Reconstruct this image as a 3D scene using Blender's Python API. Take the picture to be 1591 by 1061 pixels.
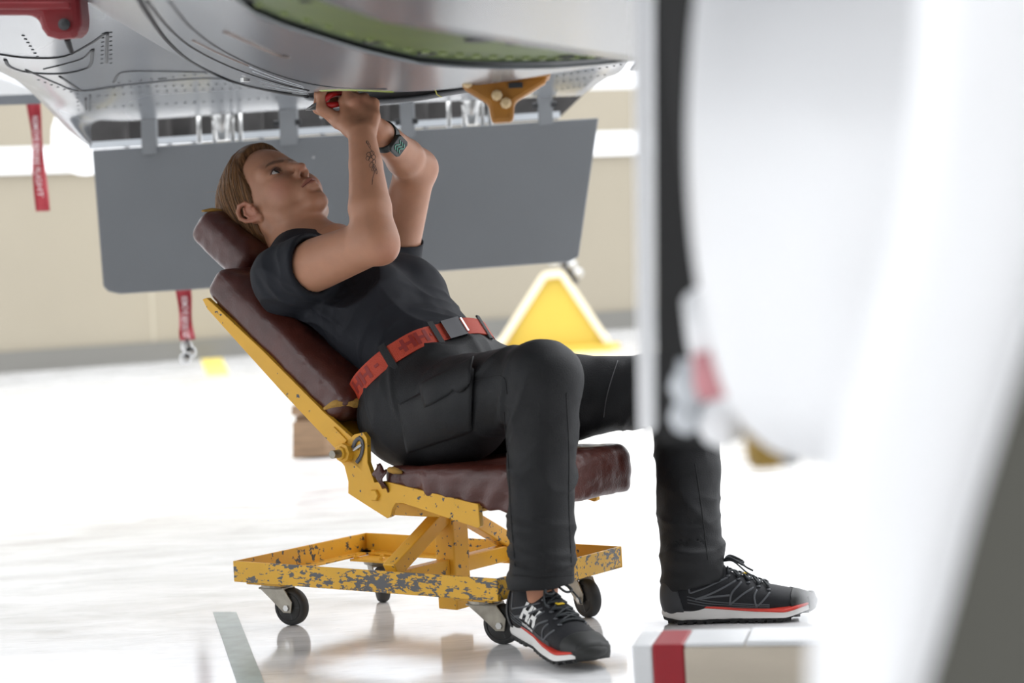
import bpy, bmesh, math, random
import numpy as np
from mathutils import Vector, Matrix
from mathutils.bvhtree import BVHTree

for o in list(bpy.data.objects): bpy.data.objects.remove(o)
scene = bpy.context.scene
col = scene.collection
random.seed(7); RNG = np.random.default_rng(7)

# ------------------------------------------------------------------ camera
IW, IH = 1591.0, 1061.0
FPX, CAM_H, HORIZON, ROLL = 3200.0, 0.73, 390.0, math.radians(3.0)
cam_d = bpy.data.cameras.new('camera'); cam = bpy.data.objects.new('camera', cam_d); col.objects.link(cam)
cam_d.sensor_width = 36.0; cam_d.lens = FPX / IW * 36.0
# optical axis is level; the horizon is lifted by a lens shift, then the whole frame is rolled
_sy = -(IH/2 - HORIZON) / IW
cam_d.shift_x = -_sy*math.sin(ROLL)
cam_d.shift_y = _sy*math.cos(ROLL)
cam.location = (0, 0, CAM_H)
cam.rotation_euler = (Matrix.Rotation(math.pi/2, 4, 'X') @ Matrix.Rotation(-ROLL, 4, 'Z')).to_euler()
cam_d.clip_start = 0.05; cam_d.clip_end = 200
cam_d.dof.use_dof = True; cam_d.dof.focus_distance = 4.05; cam_d.dof.aperture_fstop = 3.2
scene.camera = cam

# ------------------------------------------------------------------ light
w = bpy.data.worlds.new('overcast_sky'); scene.world = w; w.use_nodes = True
bg = w.node_tree.nodes['Background']
# overcast sky: brightest overhead, a third of that at the horizon
_wt = w.node_tree; _tc = _wt.nodes.new('ShaderNodeTexCoord'); _sp = _wt.nodes.new('ShaderNodeSeparateXYZ'); _mr = _wt.nodes.new('ShaderNodeMapRange')
_mr.inputs['From Min'].default_value = 0; _mr.inputs['From Max'].default_value = 1; _mr.inputs['To Min'].default_value = .75; _mr.inputs['To Max'].default_value = 2.25
_wt.links.new(_tc.outputs['Generated'], _sp.inputs[0]); _wt.links.new(_sp.outputs['Z'], _mr.inputs['Value']); _wt.links.new(_mr.outputs[0], bg.inputs['Strength'])
bg.inputs['Color'].default_value = (0.95, 0.97, 1.0, 1)
scene.view_settings.view_transform = 'Standard'; scene.view_settings.look = 'None'
scene.view_settings.gamma = 1.0; scene.view_settings.use_curve_mapping = False
scene.view_settings.exposure = 0.98

# ------------------------------------------------------------------ geometry helpers
CX, CY = IW/2, IH/2
def V3(*a): return np.array(a, float)
def unroll(px, py):
    dx, dy = px-CX, py-CY; c, s = math.cos(ROLL), math.sin(ROLL)
    return CX+dx*c-dy*s, CY+dx*s+dy*c
EYE = V3(0, 0, CAM_H)
def P(px, py, Y):
    x, y = unroll(px, py); return V3((x-CX)/FPX*Y, Y, CAM_H-(y-HORIZON)/FPX*Y)
def PZ(px, py, z):
    x, y = unroll(px, py); return P(px, py, FPX*(CAM_H-z)/(y-HORIZON))
def ray(px, py):
    d = P(px, py, 1.0)-EYE; return d/np.linalg.norm(d)
def nrm(a): a = np.asarray(a, float); return a/np.linalg.norm(a)

# the work chair's own frame: u forward (where the sitter faces), v to her left, z up
CH = V3(-.196, 4.137, 0); _a = math.radians(-37)
CU, CV, UP = V3(math.cos(_a), math.sin(_a), 0), V3(-math.sin(_a), math.cos(_a), 0), V3(0, 0, 1)
def W(l): return CH+CU*l[0]+CV*l[1]+UP*l[2]
def PV(px, py, v0):                       # point on the chair's lengthwise plane at offset v0
    p0 = CH+CV*v0; d = ray(px, py); t = ((p0-EYE)@CV)/(d@CV); p = EYE+t*d
    return V3((p-CH)@CU, v0, p[2])

# ------------------------------------------------------------------ materials
def mat(name, color, rough=.5, metal=0., bump=0., bscale=40., var=0., vscale=6., coat=0., spec=.5, color2=None, stretch=(1,1,1), sheen=0., sss=0., attr=None, emit=0., trans=0.):
    m = bpy.data.materials.new(name); m.use_nodes = True
    nt = m.node_tree; N = nt.nodes; Lk = nt.links; b = N['Principled BSDF']
    c = tuple(color)+(1,)
    b.inputs['Base Color'].default_value = c; b.inputs['Roughness'].default_value = rough
    b.inputs['Metallic'].default_value = metal; b.inputs['Specular IOR Level'].default_value = spec
    b.inputs['Coat Weight'].default_value = coat; b.inputs['Sheen Weight'].default_value = sheen
    if trans: b.inputs['Transmission Weight'].default_value = trans
    if sss: b.inputs['Subsurface Weight'].default_value = sss; b.inputs['Subsurface Scale'].default_value = .01; b.inputs['Subsurface Radius'].default_value = (1,.35,.2)
    if emit: b.inputs['Emission Color'].default_value = c; b.inputs['Emission Strength'].default_value = emit
    src = None
    if attr:
        a = N.new('ShaderNodeAttribute'); a.attribute_name = attr; src = a.outputs['Color']
    if var or bump:
        tc = N.new('ShaderNodeTexCoord'); mp = N.new('ShaderNodeMapping'); mp.inputs['Scale'].default_value = stretch
        Lk.new(tc.outputs['Object'], mp.inputs['Vector'])
    if var:
        n = N.new('ShaderNodeTexNoise'); n.inputs['Scale'].default_value = vscale; n.inputs['Detail'].default_value = 6
        Lk.new(mp.outputs['Vector'], n.inputs['Vector'])
        r = N.new('ShaderNodeValToRGB'); r.color_ramp.elements[0].position = .3; r.color_ramp.elements[1].position = .7
        Lk.new(n.outputs['Fac'], r.inputs['Fac'])
        mx = N.new('ShaderNodeMix'); mx.data_type = 'RGBA'
        if color2 is None: color2 = tuple(x*(1-var) for x in color)
        if src: 
            mx.blend_type = 'MULTIPLY'; mx.inputs[0].default_value = 1
            r.color_ramp.elements[0].color = (1-var,)*3+(1,); r.color_ramp.elements[1].color = (1,1,1,1)
            Lk.new(src, mx.inputs[6]); Lk.new(r.outputs['Color'], mx.inputs[7])
        else:
            Lk.new(r.outputs['Color'], mx.inputs[0]); mx.inputs[6].default_value = tuple(color2)+(1,); mx.inputs[7].default_value = c
        src = mx.outputs[2]
    if src: Lk.new(src, b.inputs['Base Color'])
    if bump:
        n2 = N.new('ShaderNodeTexNoise'); n2.inputs['Scale'].default_value = bscale; n2.inputs['Detail'].default_value = 5
        Lk.new(mp.outputs['Vector'], n2.inputs['Vector'])
        bp = N.new('ShaderNodeBump'); bp.inputs['Strength'].default_value = bump; bp.inputs['Distance'].default_value = .01
        Lk.new(n2.outputs['Fac'], bp.inputs['Height']); Lk.new(bp.outputs['Normal'], b.inputs['Normal'])
    return m

def chipped(name, paint, under, amount, scale=60., rough=.4, stretch=(1,1,1)):
    """painted steel whose paint has flaked off in small irregular chips"""
    m = mat(name, paint, rough, var=.12, vscale=9)
    nt = m.node_tree; N = nt.nodes; Lk = nt.links; b = N['Principled BSDF']
    old = b.inputs['Base Color'].links[0].from_socket
    tc = N.new('ShaderNodeTexCoord'); mp = N.new('ShaderNodeMapping'); mp.inputs['Scale'].default_value = stretch
    Lk.new(tc.outputs['Object'], mp.inputs['Vector'])
    n1 = N.new('ShaderNodeTexNoise'); n1.inputs['Scale'].default_value = scale; n1.inputs['Detail'].default_value = 3; n1.inputs['Roughness'].default_value = .6
    n2 = N.new('ShaderNodeTexNoise'); n2.inputs['Scale'].default_value = scale*.12; n2.inputs['Detail'].default_value = 2
    Lk.new(mp.outputs['Vector'], n1.inputs['Vector']); Lk.new(mp.outputs['Vector'], n2.inputs['Vector'])
    geo = N.new('ShaderNodeNewGeometry')
    # exposed edges are worn most (pointiness of the mesh itself)
    ma = N.new('ShaderNodeMath'); ma.operation = 'MULTIPLY_ADD'; ma.inputs[1].default_value = .45
    Lk.new(n2.outputs['Fac'], ma.inputs[0]); Lk.new(n1.outputs['Fac'], ma.inputs[2])
    r = N.new('ShaderNodeValToRGB'); t = .98-amount*.35
    r.color_ramp.elements[0].position = t-.006; r.color_ramp.elements[1].position = t+.006
    Lk.new(ma.outputs[0], r.inputs['Fac'])
    mx = N.new('ShaderNodeMix'); mx.data_type = 'RGBA'
    Lk.new(r.outputs['Color'], mx.inputs[0]); Lk.new(old, mx.inputs[6]); mx.inputs[7].default_value = tuple(under)+(1,)
    Lk.new(mx.outputs[2], b.inputs['Base Color'])
    bp = N.new('ShaderNodeBump'); bp.inputs['Strength'].default_value = .35; bp.inputs['Distance'].default_value = .002; bp.invert = True
    Lk.new(r.outputs['Color'], bp.inputs['Height']); Lk.new(bp.outputs['Normal'], b.inputs['Normal'])
    return m

# ------------------------------------------------------------------ objects
MW = {}                                    # object name -> inverse world matrix of a parent thing
def _inv(o):
    m = Matrix.Identity(4)
    chain = []
    while o is not None: chain.append(o); o = o.parent
    for q in reversed(chain): m = m @ q.matrix_basis
    return m.inverted()
def tag(o, label, cat, group=None):
    o['label'] = label; o['category'] = cat
    if group: o['group'] = group
    return o
def thing(name, label, cat, loc=(0,0,0), rotz=0., group=None):
    o = bpy.data.objects.new(name, None); col.objects.link(o); o.empty_display_size = .1
    o.location = tuple(loc); o.rotation_euler = (0, 0, rotz); o.matrix_basis = Matrix.Translation(Vector(tuple(loc))) @ Matrix.Rotation(rotz, 4, 'Z')
    return tag(o, label, cat, group)
def structure(o): o['kind'] = 'structure'; return o

def smooth(me, on=True): me.polygons.foreach_set('use_smooth', [on]*len(me.polygons))
def obj(name, verts, faces, m, parent=None, sm=False, loc=None, bevel=0., seg=2, colors=None, label=None, world=True, autosmooth=None):
    """one mesh object; verts in world coordinates (world=True) or in the parent's"""
    verts = np.asarray(verts, float)
    mi = Matrix.Identity(4)
    if parent is not None and world: mi = _inv(parent)
    elif parent is None and loc is not None: mi = Matrix.Translation(-Vector(tuple(loc)))
    A = np.array(mi); verts = verts @ A[:3,:3].T + A[:3,3]
    me = bpy.data.meshes.new(name); me.from_pydata(verts.tolist(), [], faces if isinstance(faces, list) else faces.tolist()); me.update()
    o = bpy.data.objects.new(name, me); col.objects.link(o)
    if parent is not None: o.parent = parent
    elif loc is not None: o.location = tuple(loc); o.matrix_basis = Matrix.Translation(Vector(tuple(loc)))
    for k in (m if isinstance(m, (list, tuple)) else [m]): me.materials.append(k)
    if sm: smooth(me)
    if colors is not None:
        at = me.color_attributes.new('col', 'FLOAT_COLOR', 'POINT'); at.data.foreach_set('color', np.c_[colors, np.ones(len(colors))].astype(np.float32).ravel())
    if bevel:
        b = o.modifiers.new('bevel', 'BEVEL'); b.width = bevel; b.segments = seg; b.limit_method = 'ANGLE'; b.angle_limit = math.radians(40)
    if autosmooth:
        smooth(me); me.set_sharp_from_angle(angle=math.radians(autosmooth))
    if label: o['label'] = label
    return o

class MB:
    """collects shapes of one part"""
    def __init__(s): s.v = []; s.f = []; s.n = 0
    def add(s, v, f):
        v = np.asarray(v, float); s.v.append(v); s.f += [[i+s.n for i in q] for q in f]; s.n += len(v); return s
    def box(s, lo, hi, fr=None):
        (x0,y0,z0), (x1,y1,z1) = lo, hi
        v = np.array([(x0,y0,z0),(x1,y0,z0),(x1,y1,z0),(x0,y1,z0),(x0,y0,z1),(x1,y0,z1),(x1,y1,z1),(x0,y1,z1)], float)
        if fr is not None: v = fr(v)
        return s.add(v, [(0,3,2,1),(4,5,6,7),(0,1,5,4),(1,2,6,5),(2,3,7,6),(3,0,4,7)])
    def bar(s, a, b, wdt, hgt, up=(0,0,1)):
        a = np.asarray(a, float); b = np.asarray(b, float); d = nrm(b-a); sd = nrm(np.cross(d, up)); u2 = np.cross(sd, d)
        v = [p+sd*i*wdt/2+u2*j*hgt/2 for p in (a, b) for i, j in ((-1,-1),(1,-1),(1,1),(-1,1))]
        return s.add(v, [(0,1,2,3),(7,6,5,4),(0,4,5,1),(1,5,6,2),(2,6,7,3),(3,7,4,0)])
    def prism(s, poly, ext):
        """polygon (list of 3D points) pushed along the vector ext"""
        p = np.asarray(poly, float); n = len(p); v = np.r_[p, p+np.asarray(ext, float)]
        return s.add(v, [tuple(range(n))[::-1], tuple(range(n, 2*n))]+[(i, (i+1)%n, (i+1)%n+n, i+n) for i in range(n)])
    def tube(s, pts, r, seg=8, cap=True, flat=1.0, nref=None):
        pts = np.asarray(pts, float); n = len(pts); r = np.broadcast_to(np.asarray(r, float), (n,))
        t = np.gradient(pts, axis=0); t /= np.linalg.norm(t, axis=1)[:,None]+1e-12
        ref = np.asarray(nref if nref is not None else ((0,0,1) if abs(t[0][2]) < .9 else (1,0,0)), float)
        v = []; a = None
        for i in range(n):
            a = ref if a is None or nref is not None else a
            a = a-t[i]*(a@t[i]); a /= np.linalg.norm(a)+1e-12; b = np.cross(t[i], a)
            for k in range(seg):
                th = 2*math.pi*k/seg; v.append(pts[i]+r[i]*(math.cos(th)*a*flat+math.sin(th)*b))
        f = [(i*seg+k, i*seg+(k+1)%seg, (i+1)*seg+(k+1)%seg, (i+1)*seg+k) for i in range(n-1) for k in range(seg)]
        if cap: f += [tuple(range(seg))[::-1], tuple((n-1)*seg+k for k in range(seg))]
        return s.add(v, f)
    def cyl(s, a, b, r, seg=16, r2=None): return s.tube([a, b], [r, r if r2 is None else r2], seg)
    def lathe(s, prof, axis_o, axis, seg=24):
        """prof: (radius, distance along axis)"""
        ax = nrm(axis); e = nrm(np.cross(ax, (0,0,1) if abs(ax[2]) < .9 else (1,0,0))); g = np.cross(ax, e); o = np.asarray(axis_o, float)
        v = [o+ax*h+(e*math.cos(t)+g*math.sin(t))*r for r, h in prof for t in np.arange(seg)*2*math.pi/seg]
        n = len(prof)
        f = [(i*seg+k, i*seg+(k+1)%seg, (i+1)*seg+(k+1)%seg, (i+1)*seg+k) for i in range(n-1) for k in range(seg)]
        f += [tuple(range(seg))[::-1], tuple((n-1)*seg+k for k in range(seg))]
        return s.add(v, f)
    def grid(s, G, flip=False):
        G = np.asarray(G, float); a, b = G.shape[:2]
        f = [((i*b+j), (i*b+j+1), ((i+1)*b+j+1), ((i+1)*b+j)) for i in range(a-1) for j in range(b-1)]
        if flip: f = [q[::-1] for q in f]
        return s.add(G.reshape(-1, 3), f)
    def build(s, name, m, parent=None, **k):
        return obj(name, np.concatenate(s.v), s.f, m, parent, **k)

def solid(o, t, off=-1.):
    md = o.modifiers.new('thickness', 'SOLIDIFY'); md.thickness = t; md.offset = off; return o
def solid_up(o, t):
    """gives a sheet thickness on its upper side, so that the underside stays where it was drawn"""
    n = np.zeros(len(o.data.polygons)*3); o.data.polygons.foreach_get('normal', n)
    if n.reshape(-1,3)[:,2].mean() > 0: o.data.flip_normals()
    return solid(o, t, -1.)
def catmull(pts, n):
    """smooth curve through points, n samples"""
    p = np.asarray(pts, float); m = len(p); p = np.r_[[2*p[0]-p[1]], p, [2*p[-1]-p[-2]]]
    out = []
    for t in np.linspace(0, m-1-1e-9, n):
        i = int(t); f = t-i; a, b, c, d = p[i], p[i+1], p[i+2], p[i+3]
        out.append(.5*((2*b)+(-a+c)*f+(2*a-5*b+4*c-d)*f*f+(-a+3*b-3*c+d)*f**3))
    return np.array(out)
def sheet(rows, nu, nv):
    """smooth sheet through a grid of 3D control points"""
    r = np.array([catmull(q, nv) for q in rows]); return np.stack([catmull(r[:,j], nu) for j in range(nv)], 1)

# ------------------------------------------------------------------ distance-field modelling of soft bodies
_LAT = RNG.random((64,64,64)).astype(np.float32)
def noise3(p):
    p = np.asarray(p, np.float32); i = np.floor(p).astype(int); f = p-i; f = f*f*(3-2*f)
    r = 0
    for dx in (0,1):
        for dy in (0,1):
            for dz in (0,1):
                wgt = np.where(dx, f[...,0], 1-f[...,0])*np.where(dy, f[...,1], 1-f[...,1])*np.where(dz, f[...,2], 1-f[...,2])
                r = r+wgt*_LAT[(i[...,0]+dx)&63, (i[...,1]+dy)&63, (i[...,2]+dz)&63]
    return r*2-1

class Field:
    def __init__(s, lo, hi, h):
        s.ax = [np.arange(a, b+h, h, dtype=np.float32) for a, b in zip(lo, hi)]; s.h = h; s.lo = np.asarray(lo)
        s.D = np.full([len(a) for a in s.ax], .3, np.float32)
    def _blk(s, lo, hi):
        sl = []
        for k in range(3):
            i0 = max(0, int((lo[k]-s.lo[k])/s.h)-1); i1 = min(len(s.ax[k]), int((hi[k]-s.lo[k])/s.h)+3)
            if i1 <= i0: return None
            sl.append(slice(i0, i1))
        return tuple(sl), s.ax[0][sl[0]][:,None,None], s.ax[1][sl[1]][None,:,None], s.ax[2][sl[2]][None,None,:]
    def _put(s, sl, d, k, op):
        A = s.D[sl]
        if op == 'u':
            if k > 0: h = np.maximum(k-np.abs(A-d), 0)/k; s.D[sl] = np.minimum(A, d)-h*h*k*.25
            else: s.D[sl] = np.minimum(A, d)
        elif op == 's':
            d = -d
            if k > 0: h = np.maximum(k-np.abs(A-d), 0)/k; s.D[sl] = np.maximum(A, d)+h*h*k*.25
            else: s.D[sl] = np.maximum(A, d)
    def cap(s, a, b, ra, rb=None, k=0., op='u'):
        rb = ra if rb is None else rb; a = np.asarray(a, float); b = np.asarray(b, float); m = max(ra, rb)+k+.012
        q = s._blk(np.minimum(a, b)-m, np.maximum(a, b)+m)
        if q is None: return s
        sl, X, Y, Z = q; d = b-a; L2 = d@d+1e-12
        t = np.clip(((X-a[0])*d[0]+(Y-a[1])*d[1]+(Z-a[2])*d[2])/L2, 0, 1)
        dd = np.sqrt((X-a[0]-t*d[0])**2+(Y-a[1]-t*d[1])**2+(Z-a[2]-t*d[2])**2)-(ra+(rb-ra)*t)
        s._put(sl, dd.astype(np.float32), k, op); return s
    def chain(s, pts, rs, k=0., op='u'):
        for i in range(len(pts)-1): s.cap(pts[i], pts[i+1], rs[i], rs[i+1], k if i == 0 else min(k, .006), op)
        return s
    def ell(s, c, r, R=None, k=0., op='u'):
        c = np.asarray(c, float); r = np.asarray(r, float)*np.ones(3); R = np.eye(3) if R is None else np.array([nrm(x) for x in R]); m = r.max()+k+.012
        q = s._blk(c-m, c+m)
        if q is None: return s
        sl, X, Y, Z = q; x, y, z = X-c[0], Y-c[1], Z-c[2]
        L = [R[i][0]*x+R[i][1]*y+R[i][2]*z for i in range(3)]
        k0 = np.sqrt(sum((L[i]/r[i])**2 for i in range(3))); k1 = np.sqrt(sum((L[i]/r[i]**2)**2 for i in range(3)))+1e-6
        s._put(sl, (k0*(k0-1)/k1).astype(np.float32), k, op); return s
    def rbox(s, c, hf, R=None, rd=.01, k=0., op='u'):
        c = np.asarray(c, float); hf = np.asarray(hf, float); R = np.eye(3) if R is None else np.array([nrm(x) for x in R]); m = np.linalg.norm(hf)+k+.012
        q = s._blk(c-m, c+m)
        if q is None: return s
        sl, X, Y, Z = q; x, y, z = X-c[0], Y-c[1], Z-c[2]
        L = [np.abs(R[i][0]*x+R[i][1]*y+R[i][2]*z)-hf[i]+rd for i in range(3)]
        d = np.sqrt(sum(np.maximum(l, 0)**2 for l in L))+np.minimum(np.maximum(np.maximum(L[0], L[1]), L[2]), 0)-rd
        s._put(sl, d.astype(np.float32), k, op); return s
    def cut(s, p, n, c=None, rad=None):
        """removes what lies beyond the plane (only within rad of c)"""
        n = nrm(n); p = np.asarray(p, float)
        if c is None: sl = (slice(None),)*3; X, Y, Z = s.ax[0][:,None,None], s.ax[1][None,:,None], s.ax[2][None,None,:]
        else:
            c = np.asarray(c, float); q = s._blk(c-rad, c+rad)
            if q is None: return s
            sl, X, Y, Z = q
        d = ((X-p[0])*n[0]+(Y-p[1])*n[1]+(Z-p[2])*n[2]).astype(np.float32)
        if c is not None: d = np.where((X-c[0])**2+(Y-c[1])**2+(Z-c[2])**2 < rad*rad, d, -1)
        s.D[sl] = np.maximum(s.D[sl], d); return s
    def mesh(s, relax=2):
        D = s.D; S = D < 0; n = D.shape
        c = np.zeros([k-1 for k in n], np.uint8)
        for i in (0,1):
            for j in (0,1):
                for k in (0,1): c += S[i:n[0]-1+i, j:n[1]-1+j, k:n[2]-1+k]
        act = (c > 0) & (c < 8); idx = np.argwhere(act); ids = np.full(act.shape, -1, np.int64); ids[act] = np.arange(len(idx))
        I, J, K = idx.T; acc = np.zeros((len(idx), 3)); cnt = np.zeros(len(idx))
        cor = [(i,j,k) for i in (0,1) for j in (0,1) for k in (0,1)]
        val = {q: D[I+q[0], J+q[1], K+q[2]] for q in cor}
        for q in cor:
            for a in range(3):
                if q[a] == 0:
                    q2 = tuple(1 if b == a else q[b] for b in range(3)); d0, d1 = val[q], val[q2]
                    m = (d0 < 0) != (d1 < 0); t = np.where(m, d0/(d0-d1+1e-12), 0)
                    pt = np.array(q, float)[None]+t[:,None]*np.eye(3)[a][None]
                    acc += np.where(m[:,None], pt, 0); cnt += m
        v = (idx+acc/np.maximum(cnt, 1)[:,None])*s.h+s.lo
        F = []
        for a in range(3):
            b, e = (a+1)%3, (a+2)%3
            sl0 = [slice(None)]*3; sl1 = [slice(None)]*3; sl0[a] = slice(0, -1); sl1[a] = slice(1, None)
            ch = S[tuple(sl0)] != S[tuple(sl1)]; e0 = np.argwhere(ch)
            ok = (e0[:,b] > 0) & (e0[:,e] > 0) & (e0[:,b] < n[b]-1) & (e0[:,e] < n[e]-1); e0 = e0[ok]
            def g(db, de):
                q = e0.copy(); q[:,b] -= db; q[:,e] -= de; return ids[q[:,0], q[:,1], q[:,2]]
            Q = np.stack([g(1,1), g(0,1), g(0,0), g(1,0)], 1); ins = S[e0[:,0], e0[:,1], e0[:,2]]
            Q[~ins] = Q[~ins][:,::-1]; F.append(Q)
        F = np.concatenate(F); F = F[(F >= 0).all(1)]
        for _ in range(relax):
            sm_ = np.zeros_like(v); ct = np.zeros(len(v))
            for i in range(4):
                a, b = F[:,i], F[:,(i+1)%4]
                np.add.at(sm_, a, v[b]); np.add.at(ct, a, 1)
            v = np.where(ct[:,None] > 0, .4*v+.6*sm_/np.maximum(ct, 1)[:,None], v)
        return v, F
def vnormals(v, F):
    n = np.zeros_like(v); fn = np.cross(v[F[:,2]]-v[F[:,0]], v[F[:,3]]-v[F[:,1]])
    for i in range(4): np.add.at(n, F[:,i], fn)
    return n/(np.linalg.norm(n, axis=1)[:,None]+1e-12)
def bvh_of(v, F): return BVHTree.FromPolygons([tuple(q) for q in v], [tuple(int(i) for i in q) for q in F])
def hit_px(bv, px, py, off=0.):
    d = ray(px, py); h = bv.ray_cast(Vector(EYE), Vector(d))
    if h[0] is None: return None, None
    n = np.array(h[1]); n = n if n@d < 0 else -n
    return np.array(h[0])+n*off, n
def text_mesh(s, size=1., bold=0.):
    cu = bpy.data.curves.new('tmp_text', 'FONT'); cu.body = s; cu.size = size; cu.align_x = 'CENTER'; cu.align_y = 'CENTER'; cu.offset = bold; cu.resolution_u = 3
    o = bpy.data.objects.new('tmp_text', cu); col.objects.link(o)
    me = bpy.data.meshes.new_from_object(o); v = np.array([q.co[:] for q in me.vertices]); f = [tuple(q.vertices) for q in me.polygons]
    bpy.data.objects.remove(o); bpy.data.curves.remove(cu); bpy.data.meshes.remove(me)
    return v, f

# ================================================================== THE HANGAR
def floor_material():
    m = mat('floor_epoxy', (.86,.86,.865), .16, coat=.0, spec=.8)
    nt = m.node_tree; N = nt.nodes; Lk = nt.links; b = N['Principled BSDF']
    tc = N.new('ShaderNodeTexCoord')
    mp = N.new('ShaderNodeMapping'); mp.inputs['Scale'].default_value = (1.2, 3.0, 1); mp.inputs['Rotation'].default_value = (0,0,.25); Lk.new(tc.outputs['Object'], mp.inputs['Vector'])
    n = N.new('ShaderNodeTexNoise'); n.inputs['Scale'].default_value = 2.2; n.inputs['Detail'].default_value = 9; n.inputs['Roughness'].default_value = .62; n.inputs['Distortion'].default_value = .6
    Lk.new(mp.outputs[0], n.inputs['Vector'])
    r = N.new('ShaderNodeValToRGB'); r.color_ramp.elements[0].position = .33; r.color_ramp.elements[0].color = (.64,.635,.63,1); r.color_ramp.elements[1].position = .62; r.color_ramp.elements[1].color = (.93,.93,.935,1)
    Lk.new(n.outputs['Fac'], r.inputs['Fac'])
    mp2 = N.new('ShaderNodeMapping'); mp2.inputs['Scale'].default_value = (9, 60, 1); mp2.inputs['Rotation'].default_value = (0,0,.5); Lk.new(tc.outputs['Object'], mp2.inputs['Vector'])
    n2 = N.new('ShaderNodeTexNoise'); n2.inputs['Scale'].default_value = 1.6; n2.inputs['Detail'].default_value = 6; Lk.new(mp2.outputs[0], n2.inputs['Vector'])
    r2 = N.new('ShaderNodeValToRGB'); r2.color_ramp.elements[0].position = .28; r2.color_ramp.elements[0].color = (.72,.71,.70,1); r2.color_ramp.elements[1].position = .42; r2.color_ramp.elements[1].color = (1,1,1,1)
    Lk.new(n2.outputs['Fac'], r2.inputs['Fac'])
    mx = N.new('ShaderNodeMix'); mx.data_type = 'RGBA'; mx.blend_type = 'MULTIPLY'; mx.inputs[0].default_value = .8
    Lk.new(r.outputs['Color'], mx.inputs[6]); Lk.new(r2.outputs['Color'], mx.inputs[7]); Lk.new(mx.outputs[2], b.inputs['Base Color'])
    rr = N.new('ShaderNodeMapRange'); rr.inputs['To Min'].default_value = .06; rr.inputs['To Max'].default_value = .15; Lk.new(n.outputs['Fac'], rr.inputs['Value']); Lk.new(rr.outputs[0], b.inputs['Roughness'])
    bp = N.new('ShaderNodeBump'); bp.inputs['Strength'].default_value = .05; bp.inputs['Distance'].default_value = .01; Lk.new(n.outputs['Fac'], bp.inputs['Height']); Lk.new(bp.outputs['Normal'], b.inputs['Normal'])
    return m
fl = MB().add([(-30,-14,0),(30,-14,0),(30,40,0),(-30,40,0)], [(0,1,2,3)]).build('floor', floor_material()); structure(fl)

# far wall: its foot runs from the left edge of the photograph to the right, slightly receding
WA, WB = PZ(0, 580, 0), PZ(980, 510, 0)
wd = nrm((WB-WA)*V3(1,1,0)); wn = V3(-wd[1], wd[0], 0)          # wn points away from the camera
def wl(t, z, off=0.): return WA+wd*t+wn*off+UP*z
M_wall = mat('beige_wall_paint', (.315,.28,.215), .7, var=.10, vscale=.5, bump=.05, bscale=8)
M_white = mat('white_gloss_paint', (.86,.87,.88), .35)
M_dkgrey = mat('dark_grey_skirting', (.16,.155,.14), .6)
def wall_slab(name, t0, t1, z0, z1, m, d0=0., d1=.3, parent=None):
    b = MB(); b.add([wl(t0,z0,d0),wl(t1,z0,d0),wl(t1,z0,d1),wl(t0,z0,d1),wl(t0,z1,d0),wl(t1,z1,d0),wl(t1,z1,d1),wl(t0,z1,d1)], [(0,3,2,1),(4,5,6,7),(0,1,5,4),(1,2,6,5),(2,3,7,6),(3,0,4,7)])
    return b.build(name, m, parent)
T0, T1 = -9.0, 14.0
wall = structure(wall_slab('wall_back', T0, T1, 0, 2.10, M_wall))
structure(wall_slab('baseboard_back', T0, T1, 0, .16, M_dkgrey, -.03, 0))
for k, (z0, z1) in enumerate(((1.52, 1.72),)):
    structure(wall_slab('trim_%d' % (k+1), T0, T1, z0, z1, M_white, -.05, 0))
# shallow panel joints on the wall, strips in their own flat colour
for t in np.arange(T0+.6, T1, 2.4):
    wall_slab('panel_joint', t, t+.02, .16, 2.08, mat('joint_gap', (.42,.38,.30), .8), -.004, 0, wall)
# a band of glazing above the wall: frame posts and panes
M_pane = mat('clear_glazing', (.95,.97,1), .1); M_pane.node_tree.nodes['Principled BSDF'].inputs['Alpha'].default_value = .2
hb = structure(wall_slab('wall_back_upper', T0, T1, 4.6, 6.2, M_wall))
k = 1
for t in np.arange(T0, T1-.1, 2.3):
    fr = MB()
    for (a, b, c, d) in ((t, t+.06, 2.10, 4.6), (t+2.24, t+2.3, 2.10, 4.6), (t+.06, t+2.24, 2.10, 2.18), (t+.06, t+2.24, 4.52, 4.6)):
        fr.add([wl(a,c,.02),wl(b,c,.02),wl(b,c,.14),wl(a,c,.14),wl(a,d,.02),wl(b,d,.02),wl(b,d,.14),wl(a,d,.14)], [(0,3,2,1),(4,5,6,7),(0,1,5,4),(1,2,6,5),(2,3,7,6),(3,0,4,7)])
    wnd = structure(fr.build('window_%d' % k, M_white)); k += 1
    for a in (t+.06, t+1.16):
        wall_slab('pane', a, a+1.06, 2.18, 4.52, M_pane, .07, .076, wnd)
# unseen rear wall; part roof sized to dim the camera side, sides left open
M_roof = mat('roof_sheet', (.30,.30,.31), .8)
structure(MB().box((-4.6,-9,6.3),(16,2.2,6.5)).build('shade_ceiling', M_roof))
structure(MB().box((-16,-9.2,0),(16,-9,6.5)).build('wall_rear', mat('rear_wall_paint', (.34,.33,.31), .8)))

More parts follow.
